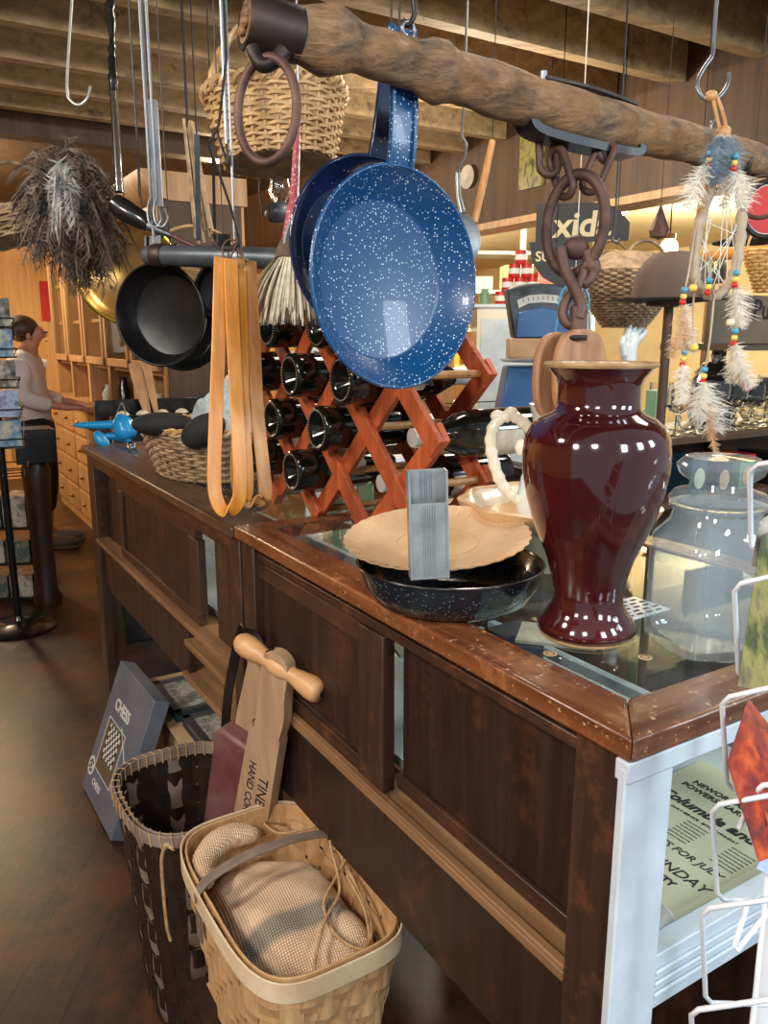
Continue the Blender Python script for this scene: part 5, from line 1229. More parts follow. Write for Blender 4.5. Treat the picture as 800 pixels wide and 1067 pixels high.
# ================================================================== CLERK
def skinmesh(name, verts, edges, rad, m, parent, root=0, sub=2):
    me = bpy.data.meshes.new(name); PMi = W[parent.name].inverted()
    me.from_pydata([PMi @ v for v in verts], edges, []); me.materials.append(m)
    o = bpy.data.objects.new(name, me); COL.objects.link(o); o.parent = parent; W[o.name] = W[parent.name]
    md = o.modifiers.new('skin', 'SKIN'); md.use_smooth_shade = True
    if not me.skin_vertices: bpy.context.view_layer.objects.active = o; bpy.ops.mesh.customdata_skin_add()
    sv = me.skin_vertices[0].data
    for i, r in enumerate(rad): sv[i].radius = r if isinstance(r, tuple) else (r, r)
    sv[root].use_root = True
    s = o.modifiers.new('sub', 'SUBSURF'); s.levels = sub; s.render_levels = sub; return o
fp_ = PZ(58, 568, 0)
cl = thing('person', 'person in pale long-sleeved top and black trousers, hair in a bun, at the far drawers', 'person', fp_ + Vector((-.07, .02, 0)))
WM = Matrix.Translation(cl.location) @ Matrix.Rotation(math.radians(12), 4, 'Z') @ Matrix.Diagonal((1.2, 1.15, .945, 1))
W[cl.name] = Matrix.Translation(cl.location)
def wv(x, y, z): return WM @ Vector((x, y, z))
V = [(0, 0, .93), (-.01, 0, 1.10), (-.02, 0, 1.27), (-.02, 0, 1.38), (.0, 0, 1.46), (.025, 0, 1.55), (.03, 0, 1.63), (.06, 0, 1.515), (.105, 0, 1.555)]
Ed = [(0, 1), (1, 2), (2, 3), (3, 4), (4, 5), (5, 6), (5, 7), (5, 8)]
Rd = [(.13, .11), (.105, .09), (.125, .10), (.09, .07), .048, (.078, .085), (.07, .07), .04, .014]
for s in (-1, 1):
    b = len(V); V += [(0, s * .085, .86), (.02, s * .09, .48), (0, s * .09, .09), (.10, s * .095, .035), (.17, s * .10, .03)]; Ed += [(0, b), (b, b + 1), (b + 1, b + 2), (b + 2, b + 3), (b + 3, b + 4)]; Rd += [.088, .055, .036, .034, .026]
    b = len(V); V += [(-.02, s * .155, 1.37), (-.03, s * .20, 1.12), (.18, s * .17, 1.05), (.25, s * .16, 1.045)]; Ed += [(3, b), (b, b + 1), (b + 1, b + 2), (b + 2, b + 3)]; Rd += [.055, .042, .026, (.03, .016)]
    for k in range(4):
        f0 = len(V); V += [(.29, s * (.135 + .018 * k), 1.045), (.325 - .006 * abs(k - 1.5), s * (.133 + .019 * k), 1.03)]; Ed += [(b + 3, f0), (f0, f0 + 1)]; Rd += [.0095, .0075]
    f0 = len(V); V += [(.255, s * .125, 1.035), (.285, s * .112, 1.028)]; Ed += [(b + 2, f0), (f0, f0 + 1)]; Rd += [.011, .0085]
skinmesh('body', [wv(*p) for p in V], Ed, Rd, M['skin'], cl)
V = [(-.02, 0, .80), (-.03, 0, 1.04), (-.045, 0, 1.26), (-.035, 0, 1.375), (-.008, 0, 1.43)]; Ed = [(0, 1), (1, 2), (2, 3), (3, 4)]; Rd = [(.185, .165), (.165, .15), (.18, .155), (.125, .11), .068]
for s in (-1, 1):
    b = len(V); V += [(-.02, s * .155, 1.37), (-.03, s * .20, 1.12), (.14, s * .178, 1.06)]; Ed += [(3, b), (b, b + 1), (b + 1, b + 2)]; Rd += [.080, .072, .050]
skinmesh('long_sleeved_top', [wv(*p) for p in V], Ed, Rd, M['shirt'], cl)
V = [(-.01, 0, 1.02), (0, 0, .88)]; Ed = [(0, 1)]; Rd = [(.150, .14), (.155, .15)]
for s in (-1, 1):
    b = len(V); V += [(0, s * .088, .80), (.02, s * .09, .48), (0, s * .09, .22)]; Ed += [(1, b), (b, b + 1), (b + 1, b + 2)]; Rd += [.115, .085, .066]
skinmesh('trousers', [wv(*p) for p in V], Ed, Rd, M['trouser'], cl)
for s in (-1, 1):
    m_ = MB(WM); m_.ell((.075, s * .097, .045), .135, .05, .042, 18); m_.box(-.05, .20, s * .097 - .045, s * .097 + .045, .0, .022); part('shoe', m_, M['shoe'], cl, 60, bevel=.006)
m_ = MB(WM); m_.ell((-.030, 0, 1.60), .092, .094, .096, 24); part('hair', m_, M['hair'], cl, 80)
part('hair_bun', MB(WM).ell((-.115, 0, 1.60), .045, .045, .05, 18), M['hair'], cl, 80)
part('ear', MB(WM).ell((.02, -.088, 1.545), .014, .010, .024, 12), M['skin'], cl, 80)
for s in (-1, 1): part('eye', MB(WM).ell((.096, s * .034, 1.575), .008, .010, .006, 10), M['ink'], cl, 80)
part('mouth', MB(WM).ell((.098, 0, 1.512), .005, .018, .005, 10), M['redpaint'], cl, 80)

# ================================================================== LEFT BACKGROUND: hutch with drawers
hu = thing('wooden_hutch', 'long honey-coloured wooden hutch with rows of drawers and glass doors behind the clerk', 'hutch', R(1.4, 5.8, 0), ANG)
u0, u1 = 4.3, 7.6
part('lower_body', MB(RT).box(1.215, 1.75, u0, u1, 0, .94), M['oak'], hu)
part('worktop', MB(RT).box(1.17, 1.77, u0 - .03, u1 + .03, .94, .98), M['oak'], hu, bevel=.006)
nd = 7
for i in range(nd):
    for j in range(4):
        a = u0 + .03 + i * (u1 - u0 - .03) / nd; b = a + (u1 - u0 - .03) / nd - .03; z = .08 + j * .215
        d = part('drawer', MB(RT).box(1.20, 1.2145, a, b, z, z + .19), M['oak'], hu, bevel=.005)
        part('knob', MB().ell((0, 0, 0), .016, .016, .016, 12, Matrix.Translation(R(1.187, (a + b) / 2, z + .095))), M['brass'], d)
part('end_panel', MB(RT).box(1.28, 1.72, u0 - .012, u0, .98, 2.14), M['header'], hu)
part('back_panel', MB(RT).box(1.70, 1.74, u0, u1, .98, 2.16), M['pine'], hu)
nb_ = 5
for i in range(nb_ + 1):
    a = u0 + .04 + i * (u1 - u0 - .08) / nb_; part('upright', MB(RT).box(1.27, 1.70, a - .03, a + .03, .98, 2.16), M['oak'], hu, bevel=.003)
for z in (1.24, 1.56, 1.86): part('shelf', MB(RT).box(1.30, 1.70, u0, u1, z, z + .022), M['oak'], hu)
part('cornice', MB(RT).prism([(1.32, 2.14), (1.26, 2.16), (1.20, 2.22), (1.18, 2.28), (1.75, 2.28), (1.75, 2.14)], 0, 3.36, basis((0, u0 - .03, 0), (1, 0, 0), (0, 0, 1), (0, 1, 0))), M['oak'], hu)
for i in range(nb_):
    a = u0 + .07 + i * (u1 - u0 - .08) / nb_; b = a + (u1 - u0 - .08) / nb_ - .06
    m_ = MB(RT); 
    for (p0, p1, q0, q1) in ((a, a + .045, 1.27, 2.12), (b - .045, b, 1.27, 2.12), (a, b, 1.27, 1.32), (a, b, 2.07, 2.12)): m_.box(1.245, 1.268, p0, p1, q0, q1)
    d = part('glass_door', m_, M['oak'], hu, bevel=.003); part('door_pane', MB(RT).box(1.254, 1.258, a + .045, b - .045, 1.32, 2.07), M['pane'], d)
gc = ['red', 'teal', 'bluish', 'kraft', 'yellow', 'cream', 'navybox', 'blackiron']; random.seed(9); n = 0
for i in range(5):
    for z in (1.262, 1.582, 1.882):
        for k in range(2):
            uu = u0 + .2 + i * .64 + k * .24; cc = gc[n % 8]; n += 1
            lb = ['red', 'teal', 'white', 'brown', 'yellow', 'cream', 'navy', 'black'][gc.index(cc)]
            solo('storage_tin', 'small %s tin on the %s shelf of the hutch, door %s from its near end' % (lb, {1.262: 'lowest', 1.582: 'middle', 1.882: 'top'}[z], ['first', 'second', 'third', 'fourth', 'fifth'][i]), 'tin', MB().lathe([(0, 0), (.055, 0), (.055, .14), (.046, .15), (.046, .175), (0, .175)], 20, Matrix.Translation(R(1.42, uu, z))), M[cc], 'tins in the hutch')
for k, (w_, u_, r_, h_, cc, lb) in enumerate([(1.30, 4.6, .05, .16, 'cream', 'cream jar on the hutch worktop nearest the black case'), (1.34, 5.0, .06, .10, 'red', 'red pot on the hutch worktop'), (1.30, 5.4, .045, .22, 'blackwood', 'tall black bottle on the hutch worktop'), (1.36, 6.0, .06, .14, 'bluecloth', 'pale blue jar on the hutch worktop beside the clerk')]):
    solo('worktop_jar', lb, 'jar', MB().lathe([(0, 0), (r_, 0), (r_ * 1.05, h_ * .6), (r_ * .6, h_ * .85), (r_ * .65, h_), (0, h_)], 24, Matrix.Translation(R(w_, u_, .9805))), M[cc], ang=60)
# black chest behind the far counter with pale round items
bc = thing('black_case', 'black glossy case behind the far end of the counter', 'case', R(1.15, 3.92, 0), ANG)
part('case_body', MB(RT).box(.84, 1.50, 3.76, 4.1, 0, 1.05), M['blackwood'], bc, bevel=.006)
part('raised_edge', MB(RT).box(.84, 1.50, 4.08, 4.1, 1.05, 1.15), M['blackwood'], bc, bevel=.003)
part('raised_edge', MB(RT).box(.84, 1.50, 3.76, 3.78, 1.05, 1.10), M['blackwood'], bc, bevel=.003)
for k in range(6):
    solo('china_ball', 'pale round china ball in the black case, %s from the left' % ['first', 'second', 'third', 'fourth', 'fifth', 'sixth'][k], 'ball', MB().ell((0, 0, .03), .035, .035, .03, 16, Matrix.Translation(R(.93 + k * .095, 3.9, 1.0515))), M['cream'], 'pale balls in the black case', ang=80)
for k, (a, b) in enumerate((((139, 378), (154, 412)), ((150, 368), (163, 416)))):
    p0, p1 = P(*b, 3.95), P(*a, 3.95); p0.z = 1.055
    solo('wooden_paddle', ['wider', 'narrower'][k] + ' pale wooden paddle leaning above the black case left of the doll basket'.replace(' doll', ''), 'paddle', MB().band(curve([p0, p0.lerp(p1, .5), p1], 4), .05 if k == 0 else .035, .012, (1, .3, 0), scale=[.5, .6, .8, 1, 1.1, 1.15, 1.2, 1.1, .9]), M['tanwood'])
# hanging flat basket with purple cloth
hb = thing('wicker_trug', 'shallow green-brown wicker trug hanging at the left edge', 'basket', P(20, 240, 2.7))
HT = Matrix.Translation(P(16, 250, 2.4)) @ Matrix.Rotation(-.25, 4, 'Y')
sh = lambda th, t: sup(th, .12 + .05 * t, .10 + .03 * t, 2.2)
m_ = MB(); weave(m_, HT, sh, .07, 9, 28, .005); part('woven_sides', m_, M['greywick'], hb)
part('base', MB(HT).lathe([(0, 0), (1, 0), (1, .006), (0, .006)], 32, sx=.12, sy=.10), M['greywick'], hb)
ap = [Vector((.165 * math.cos(a), 0, .07 + .15 * math.sin(a))) for a in [PI * i / 24 for i in range(25)]]
part('arched_handle', MB(HT).tube(ap, .006, 8), M['brownwick'], hb); p = HT @ Vector((0, 0, .22)); part('hanging_wire', MB().tube([p, (p.x, p.y, 2.715)], .003, 6), M['darkwire'], hb)
solo('purple_cloth', 'pink and purple printed cloth lining the hanging trug at the left edge', 'cloth', cloth_lump(HT @ Matrix.Translation((0, 0, .035)), .155, .12, .05, seed=8), M['purple'], ang=80)
# picture tins and shelf on the far pine wall
solo('red_poster', 'red poster on the pine panelling above the clerk', 'poster', MB(RT).box(1.42, 1.62, 9.085, 9.099, 1.62, 2.02), M['red'])
ws_ = thing('white_frame_shelf', 'white painted open frame on the wall above the postcard stand', 'shelf', R(.2, 8.9, 1.3), ANG)
m_ = MB(RT)
for (a, b, z0, z1) in ((-.75, .45, 1.75, 1.83), (-.75, .45, 1.30, 1.36), (-.75, -.68, 1.30, 1.83), (.38, .45, 1.30, 1.83)): m_.box(a, b, 8.85, 9.095, z0, z1)
part('frame', m_, M['white'], ws_); part('folded_blanket', MB(RT).box(-.6, .3, 8.88, 9.08, 1.361, 1.50), M['kraft'], ws_)
# tools and straps hanging left of the wicker basket
for k, (x, y0, y1, d, wd, cc, lb) in enumerate([(205, 140, 250, 1.9, .012, 'scaledark', 'dark leather strap hanging left of the pale wicker basket'), (196, 130, 245, 2.0, .030, 'greywick', 'thick bundle of grey dried stalks hanging beside the dark strap'), (222, 160, 260, 2.1, .008, 'darkwire', 'thin dark rod hanging behind the wire hook'), (143, 150, 205, 2.2, .004, 'darkwire', 'thin dark wire hanging beside the chrome shaft')]):
    a, b = P(x, y0, d), P(x + (16 if k == 1 else 2), y1, d); rt = thing(['leather_strap', 'stalk_bundle', 'iron_rod', 'thin_wire'][k], lb, ['strap', 'bundle', 'rod', 'wire'][k], b)
    m_ = MB()
    if k == 1:
        for q in range(14): o = Vector(((rnd() - .5) * .05, (rnd() - .5) * .04, (rnd() - .5) * .05)); m_.tube([a + o * .5, a.lerp(b, .5) + o * .7, b + o], .004, 6)
    else: m_.band([a, b], wd, .004, (1, .2, 0))
    part('length', m_, M[cc], rt); part('hanging_wire', MB().tube([a, (a.x, a.y, 2.715)], .002, 5), M['darkwire'], rt)
# pale painted shutters and brown cupboard with oil lamp, middle background
ps = thing('folding_screen', 'pale grey-green painted screen of upright boards behind the hanging iron bar', 'screen', R(2.2, 3.6, 0), ANG)
for k in range(4): part('board', MB(RT).box(1.92 + k * .115, 2.02 + k * .115, 3.98, 4.0, 0, 2.1), M['green'] if k % 2 else M['white'], ps, bevel=.004)
for z in (.3, 1.1, 1.9): part('batten', MB(RT).box(1.92, 2.37, 4.0, 4.02, z, z + .08), M['white'], ps)
cu_ = thing('brown_cupboard', 'tall brown board cupboard behind the pink whisk', 'cupboard', R(2.7, 4.2, 0), ANG)
part('body', MB(RT).box(2.42, 2.95, 4.0, 4.4, 0, 1.92), M['header'], cu_)
for k in range(2): d = part('door', MB(RT).box(2.43 + k * .26, 2.68 + k * .26, 3.985, 3.9995, .05, 1.75), M['oak'], cu_, bevel=.004); part('knob', MB().ell((0, 0, 0), .014, .014, .014, 10, Matrix.Translation(R(2.655 + k * .06, 3.975, 1.1))), M['brass'], d)
part('cornice', MB(RT).box(2.38, 2.97, 3.95, 4.42, 1.92, 1.98), M['white'], cu_, bevel=.008)
lp = P(292, 232, 2.3)
ol = thing('oil_lamp', 'small hanging oil lamp with glass chimney between wicker basket and whisk', 'oil lamp', lp)
part('font', MB().lathe([(0, 0), (.03, 0), (.045, .02), (.04, .045), (.018, .055), (0, .055)], 28, Matrix.Translation(lp)), M['scaledark'], ol, 60)
part('chimney', MB().lathe([(.018, .055), (.032, .085), (.026, .12), (.014, .16), (.0125, .16), (.0245, .12), (.0305, .085), (.0165, .055)], 28, Matrix.Translation(lp)), M['glass'], ol, 60)
part('bail', MB().tube(curve([lp + Vector((-.05, 0, .02)), lp + Vector((-.055, 0, .12)), lp + Vector((0, 0, .2)), lp + Vector((.055, 0, .12)), lp + Vector((.05, 0, .02))], 6), .0025, 6), M['darkwire'], ol)
part('hanging_wire', MB().tube([lp + Vector((0, 0, .2)), (lp.x, lp.y, 2.715)], .0015, 5), M['darkwire'], ol)
wq = P(205, 300, 2.1)
wbk = thing('wicker_basket', 'tan wicker basket hanging behind the black skillets', 'basket', wq)
HT = Matrix.Translation(P(205, 340, 2.1)); sh = lambda th, t: sup(th, .10 + .02 * t, .07 + .02 * t, 2.6)
m_ = MB(); weave(m_, HT, sh, .15, 17, 28, .0045); part('woven_sides', m_, M['wicker'], wbk)
for s in (0,): ap = [Vector((.118 * math.cos(a), 0, .15 + .1 * math.sin(a))) for a in [PI * i / 24 for i in range(25)]]
part('handle', MB(HT).tube(ap, .005, 8), M['wicker'], wbk); p = HT @ Vector((0, 0, .25)); part('hanging_wire', MB().tube([p, (p.x, p.y, 2.715)], .0018, 5), M['darkwire'], wbk)

# ================================================================== RIGHT BACKGROUND
# island table
it = thing('island_table', 'dark brown table beyond the counter carrying wire basket and blue scale', 'table', R(2.4, 2.75, 0), ANG)
part('tabletop', MB(RT).box(1.87, 2.95, 2.0, 3.5, .965, 1.0), M['dark'], it, bevel=.006)
part('edge_moulding', MB(RT).box(1.89, 2.93, 2.02, 3.48, .935, .965), M['header'], it, bevel=.004)
part('cloth_runner', MB(RT).box(1.95, 2.85, 2.06, 3.44, 1.0, 1.003), M['bluish'], it)
for a in (2.09, 3.41):
    for b in (1.96, 2.84): part('leg', MB().lathe([(0, 0), (.03, 0), (.045, .1), (.035, .3), (.05, .6), (.05, .934), (0, .934)], 16, Matrix.Translation(R(b, a, 0))), M['header'], it, 60)
part('lower_shelf', MB(RT).box(1.96, 2.84, 2.08, 3.42, .45, .48), M['header'], it)
for k, (w_, u_, r_, h_, cc, lb) in enumerate([(2.1, 2.45, .09, .22, 'jug', 'smoky jug on the lower shelf of the island table, nearer one'), (2.2, 2.75, .08, .28, 'blackwood', 'black crock on the lower shelf of the island table'), (2.15, 2.15, .10, .18, 'bluish', 'white bowl on the lower shelf of the island table')]):
    solo('storage_crock', lb, 'crock', MB().lathe([(0, 0), (r_ * .7, 0), (r_, h_ * .4), (r_ * .85, h_ * .8), (r_ * .5, h_ * .9), (r_ * .55, h_), (0, h_)], 28, Matrix.Translation(R(w_, u_, .4805))), M[cc], ang=60)
q = PZ(512, 460, 1.003)
wbm = thing('wire_basket', 'black open wire basket on the island table holding a pink cloth', 'wire basket', q, ANG)
QM = Matrix.Translation(q) @ Matrix.Rotation(ANG, 4, 'Z')
m_ = MB(QM)
for k in range(9): m_.tube([(-.16, -.16 + k * .04, .004), (.16, -.16 + k * .04, .004)], .0022, 5)
for z in (.004, .05, .10): m_.tube([(-.16, -.16, z), (.16, -.16, z), (.16, .16, z + .06), (-.16, .16, z + .06)], .0028, 6, True)
for s in ((-.16, -.16), (.16, -.16), (.16, .16), (-.16, .16)): m_.tube([(s[0], s[1], 0), (s[0], s[1], .10 + (.06 if s[1] > 0 else 0))], .0028, 6)
part('wire_frame', m_, M['blackwire'], wbm)
solo('pink_cloth', 'folded pink cloth in the wire basket on the island table', 'cloth', cloth_lump(Matrix.Translation(PZ(497, 455, 1.008)), .10, .09, .045, seed=12), M['pinkcloth'], ang=80)
solo('white_pot', 'small round white speckled pot at the left of the wire basket', 'pot', MB().lathe([(0, 0), (.035, 0), (.055, .03), (.05, .06), (.03, .075), (.032, .085), (0, .085)], 28, Matrix.Translation(PZ(487, 432, 1.0035) + Vector((0, 0, 0)))), M['bluish'], ang=60)
# blue computing scale
sc0 = P(556, 458, 3.5); sc0.z = 1.0035
scl = thing('computing_scale', 'antique blue computing scale with fan-shaped dial on the island table', 'scale', sc0)
dS = (sc0 - Vector((0, 0, CZ))).dot(Vector((0, c_, -s_)))
def SP(x, y, dd=0): return P(x, y, dS + dd)
fan = [(525, 303), (532, 300), (545, 298), (560, 297), (575, 298), (590, 301), (600, 307), (597, 330), (592, 352), (534, 352), (530, 330)]
o_ = SP(562, 330); vx = Vector((1, 0, 0)); sT = basis(o_, vx, (0, 0, 1), (0, -1, 0))
k_ = dS / F
def f2(pts): return [((x - 562) * k_, (330 - y) * k_) for x, y in pts]
part('fan_housing', MB(sT).prism(f2(fan)[::-1], -.05, .05), M['scaledark'], scl, bevel=.01)
arc = [(536, 314), (548, 309), (562, 308), (576, 309), (590, 314), (588, 322), (576, 317), (562, 316), (548, 317), (538, 322)]
part('dial_window', MB(sT).prism(f2(arc)[::-1], .0495, .056), M['whiteink'], scl)
m_ = MB(sT)
for i in range(9): x, y = 542 + i * 5, 312 - 2.5 * math.sin(PI * i / 8); a, b = f2([(x, y), (x + .6, y + 4)]); m_.tube([(a[0], a[1], .057), (b[0], b[1], .057)], .0016, 4)
part('dial_marks', m_, M['ink'], scl)
part('blue_face', MB(sT).prism(f2([(538, 326), (562, 321), (588, 326), (590, 351), (536, 351)])[::-1], .049, .062), M['scaleblue'], scl, bevel=.004)
part('plate_band', MB(sT).prism(f2([(530, 352), (596, 352), (596, 372), (530, 372)])[::-1], -.06, .065), M['kraft'], scl, bevel=.004)
part('weighing_plate', MB().lathe([(0, 0), (.15, 0), (.165, .012), (.16, .014), (0, .008)], 48, Matrix.Translation(SP(560, 377))), M['galv'], scl)
part('blue_base', MB(sT).prism(f2([(528, 380), (600, 380), (606, 428), (606, 456), (520, 456), (520, 428)])[::-1], -.09, .09), M['scaleblue'], scl, bevel=.012)
# blue pottery vases near base, lamp-like thing at left of the scale
solo('steel_percolator', 'dull steel percolator left of the blue scale', 'percolator', MB().lathe([(0, 0), (.05, 0), (.055, .02), (.045, .16), (.03, .18), (.034, .19), (.02, .21), (0, .215)], 28, Matrix.Translation(PZ(512, 410, 1.0035))), M['jug'], ang=60)
solo('purple_glass_ball', 'deep purple glass ball glimpsed through the pitcher handle', 'glass ball', MB().ell((0, 0, .035), .035, .035, .035, 20, Matrix.Translation(PZ(550, 432, 1.0035) + Vector((0, -.13, 0)))), mat('purple_glass', (80, 30, 150), rough=.1, coat=.8), ang=80)

# big open shelf unit on the right
os_ = thing('open_shelves', 'open dark shelf unit with green painted post behind the vase and glass jar', 'shelves', R(3.0, 1.9, 0), ANG)
def s2(px, py, u): return PU(px, py, u)
SU = 1.60
def onsh(px, py, z, du=.1):
    p = PU(px, py, SU + du); p.z = z; return p
SW0 = 1.76
for z in (.50, .93, 1.13, 1.41): part('shelf_board', MB(RT).box(SW0 if z < 1.4 else 2.30, 3.6, SU, SU + .32, z, z + .022), M['header'] if z < 1.4 else M['signbrown'], os_, bevel=.002)
part('back_board', MB(RT).box(SW0 + .05, 3.6, SU + .32, SU + .335, .1, 1.13), M['header'], os_)
part('green_post', MB(RT).box(1.905, 1.945, SU - .012, SU + .03, 0, 1.30), M['green'], os_, bevel=.003, label='green painted front post')
for w_ in (1.78, 2.6, 3.56): part('post', MB(RT).box(w_ - .015, w_ + .015, SU + .28, SU + .32, 0, 1.41 if w_ > 2 else 1.13), M['header'], os_)
os_.location = R(2.6, SU, 0)
for o in kids(os_): o.location = Matrix.Rotation(-ANG, 3, 'Z') @ (R(3.0, 1.9, 0) - R(2.6, SU, 0))
# books and tins on the lower board
for k, (x, wd_, h_, cc, lb) in enumerate([(716, .075, .125, 'teal', 'teal game box with cream oval standing below the crystal glasses'), (742, .07, .09, 'navybox', 'dark navy box with tan band below the crystal glasses'), (766, .08, .095, 'green', 'green and red topped box below the crystal glasses'), (795, .07, .11, 'blackwood', 'black box at the right end below the crystal glasses')]):
    p = onsh(x, 480, .9525, .08); r = thing('printed_box', lb, 'box', p, ANG); T = Matrix.Translation(p) @ Matrix.Rotation(ANG, 4, 'Z')
    part('box_body', MB(T).box(-wd_ / 2, wd_ / 2, -.05, .08, 0, h_), M[cc], r, bevel=.002)
    part('front_label', MB(T @ Matrix.Translation((0, -.0512, h_ * .45)) @ Matrix.Rotation(PI / 2, 4, 'X')).lathe([(0, 0), (.026, 0), (.026, .0008), (0, .0008)], 24, sy=1.3), M['paper'] if k == 0 else M['kraft'], r)
solo('red_book', 'thin red topped book on the green box below the crystal glasses', 'book', MB(Matrix.Translation(onsh(766, 480, .9525 + .0955, .08)) @ Matrix.Rotation(ANG, 4, 'Z')).box(-.04, .045, -.045, .07, 0, .018), M['red'], bevel=.001)
# crystal goblets: one turned goblet copied
def goblet():
    r = thing('crystal_goblet', 'x', 'goblet', (0, 0, 0), 0, 'crystal goblets behind the glass jar')
    fac = lambda a, rr, z: 1 + (.05 * abs(math.sin(a * 6 + z * 90)) if .07 < z < .115 else 0)
    part('cup', MB().lathe([(.005, .062), (.022, .072), (.032, .09), (.034, .115), (.032, .14), (.030, .14), (.031, .115), (.028, .092), (.018, .078), (0, .072)], 24, fn=fac), M['glass'], r, 30)
    part('stem', MB().lathe([(0, .0), (.030, 0), (.030, .003), (.008, .008), (.005, .02), (.009, .034), (.005, .045), (.006, .062), (0, .062)], 20), M['glass'], r, 30)
    return r
gp = goblet(); k = 0; random.seed(21)
names = ['front', 'middle', 'back']
for row in range(2):
    for i in range(8):
        w_ = 2.08 + i * .095 + row * .04; u_ = SU + .05 + row * .10
        Mx = Matrix.Translation(R(w_, u_, 1.1525)) @ Matrix.Scale(1.0 + .25 * rnd(), 4)
        lb = 'clear crystal goblet in the %s row of the shelf behind the glass jar' % names[row * 2]
        if k == 0: place(gp, Mx); gp['label'] = lb
        else: dup(gp, Mx, lb)
        k += 1
cb2 = solo('cut_glass_bowl', 'big cut glass bowl among the goblets under the brown lettered board', 'bowl', MB().lathe([(0, 0), (.05, 0), (.055, .01), (.085, .05), (.095, .10), (.098, .15), (.094, .15), (.09, .10), (.078, .055), (.045, .015), (0, .012)], 48, Matrix.Translation(R(2.72, SU + .2, 1.1525)) , fn=lambda a, r, z: 1 + .03 * abs(math.sin(a * 14 + z * 60))), M['glass'], ang=25)
solo('mercury_glass_jar', 'silvery cut glass jar with lid at the right of the shelf under the lettered board', 'jar', MB().lathe([(0, 0), (.07, 0), (.08, .05), (.08, .14), (.06, .17), (.065, .18), (.04, .21), (.012, .22), (.018, .24), (0, .25)], 32, Matrix.Translation(R(2.50, SU + .24, 1.1525)), fn=lambda a, r, z: 1 + .04 * abs(math.sin(a * 12 + z * 50))), M['chrome'], ang=25)
# lettered board leaning on the upper board
p = onsh(778, 335, 1.478, .02); r = thing('lettered_board', 'brown wooden board with dark painted old-style letters right of the dreamcatcher', 'sign board', p, ANG)
LT = Matrix.Translation(p) @ Matrix.Rotation(ANG, 4, 'Z')
r_ = None
p2 = PU(775, 330, SU - .02)
LT = Matrix.Translation(p2) @ Matrix.Rotation(ANG, 4, 'Z'); dz = 1.4325 - p2.z
part('board', MB(LT).box(-.16, .35, 0, .018, dz, .065), M['signbrown'], r, bevel=.002)
text('A  Pure', M['ink'], r, LT @ Matrix.Translation((.07, -.001, .02)) @ Matrix.Rotation(PI / 2, 4, 'X'), .085, bold=.001)
# blue-grey tins on a high rail shelf
hs = thing('wall_shelf', 'narrow high shelf carrying small blue-grey tins behind the woven basket', 'shelf', R(3.3, 3.5, 0), ANG)
pA = PU(610, 283, 3.6); pB = PU(760, 283, 3.6); wA = (RT.inverted() @ pA).x; wB = (RT.inverted() @ pB).x; zz_ = pA.z
part('board', MB(RT).box(wA, wB, 3.55, 3.75, zz_ - .02, zz_), M['header'], hs)
for w_ in (wA + .03, wB - .03): part('bracket_post', MB(RT).box(w_ - .02, w_ + .02, 3.70, 3.74, 0, zz_ - .02), M['header'], hs)
hs['label'] = 'tall narrow stand with one shelf of blue-grey tins behind the woven basket'
for k in range(8):
    w_ = wA + .06 + k * (wB - wA - .12) / 7
    solo('storage_tin', '%s tin on the high stand, %s from its left end' % (['blue', 'pale grey', 'steel blue', 'dark'][k % 4], ['first', 'second', 'third', 'fourth', 'fifth', 'sixth', 'seventh', 'eighth'][k]), 'tin', MB().lathe([(0, 0), (.05, 0), (.05, .13), (.046, .135), (0, .135)], 20, Matrix.Translation(R(w_, 3.64, zz_ + .0005))), [M['scaleblue'], M['jug'], M['teal'], M['blackwood']][k % 4], 'tins on the high stand')
# woven market basket hanging
wq = P(650, 340, 2.35)
wv_ = thing('woven_basket', 'wide checked grey woven basket with hoop handles hanging beside the brown hat', 'basket', wq)
HT = Matrix.Translation(wq) @ Matrix.Rotation(.3, 4, 'Z'); sh = lambda th, t: sup(th, .125 * math.sin(.5 + t * 1.25), .10 * math.sin(.5 + t * 1.25), 2.2)
m_ = MB(); weave(m_, HT, sh, .155, 22, 40, .0044, amp=.0045); part('woven_sides', m_, M['greywick'], wv_)
part('base', MB(HT).lathe([(0, 0), (1, 0), (1, .006), (0, .006)], 30, sx=.06, sy=.048), M['greywick'], wv_)
part('lid', MB(HT).lathe([(0, .215), (.5, .208), (.85, .180), (1.0, .158), (0, .156)], 36, sx=.122, sy=.098), M['greywick'], wv_, 60)
for s in (-1, 1):
    ap = [Vector((s * .045 + .07 * math.cos(a), -.02 * s, .165 + .075 * math.sin(a))) for a in [PI * i / 20 for i in range(21)]]
    part('hoop_handle', MB(HT).tube(ap, .005, 8), M['brownwick'], wv_, 80)
p = HT @ Vector((-.045, 0, .236)); part('hanging_hook', MB().tube(curve([p + Vector((.012, 0, .008)), p + Vector((.004, 0, -.004)), p + Vector((-.01, 0, .006)), p + Vector((-.005, 0, .04))], 5) + [Vector((p.x - .005, p.y, 2.715))], .0028, 6), M['blackwire'], wv_)
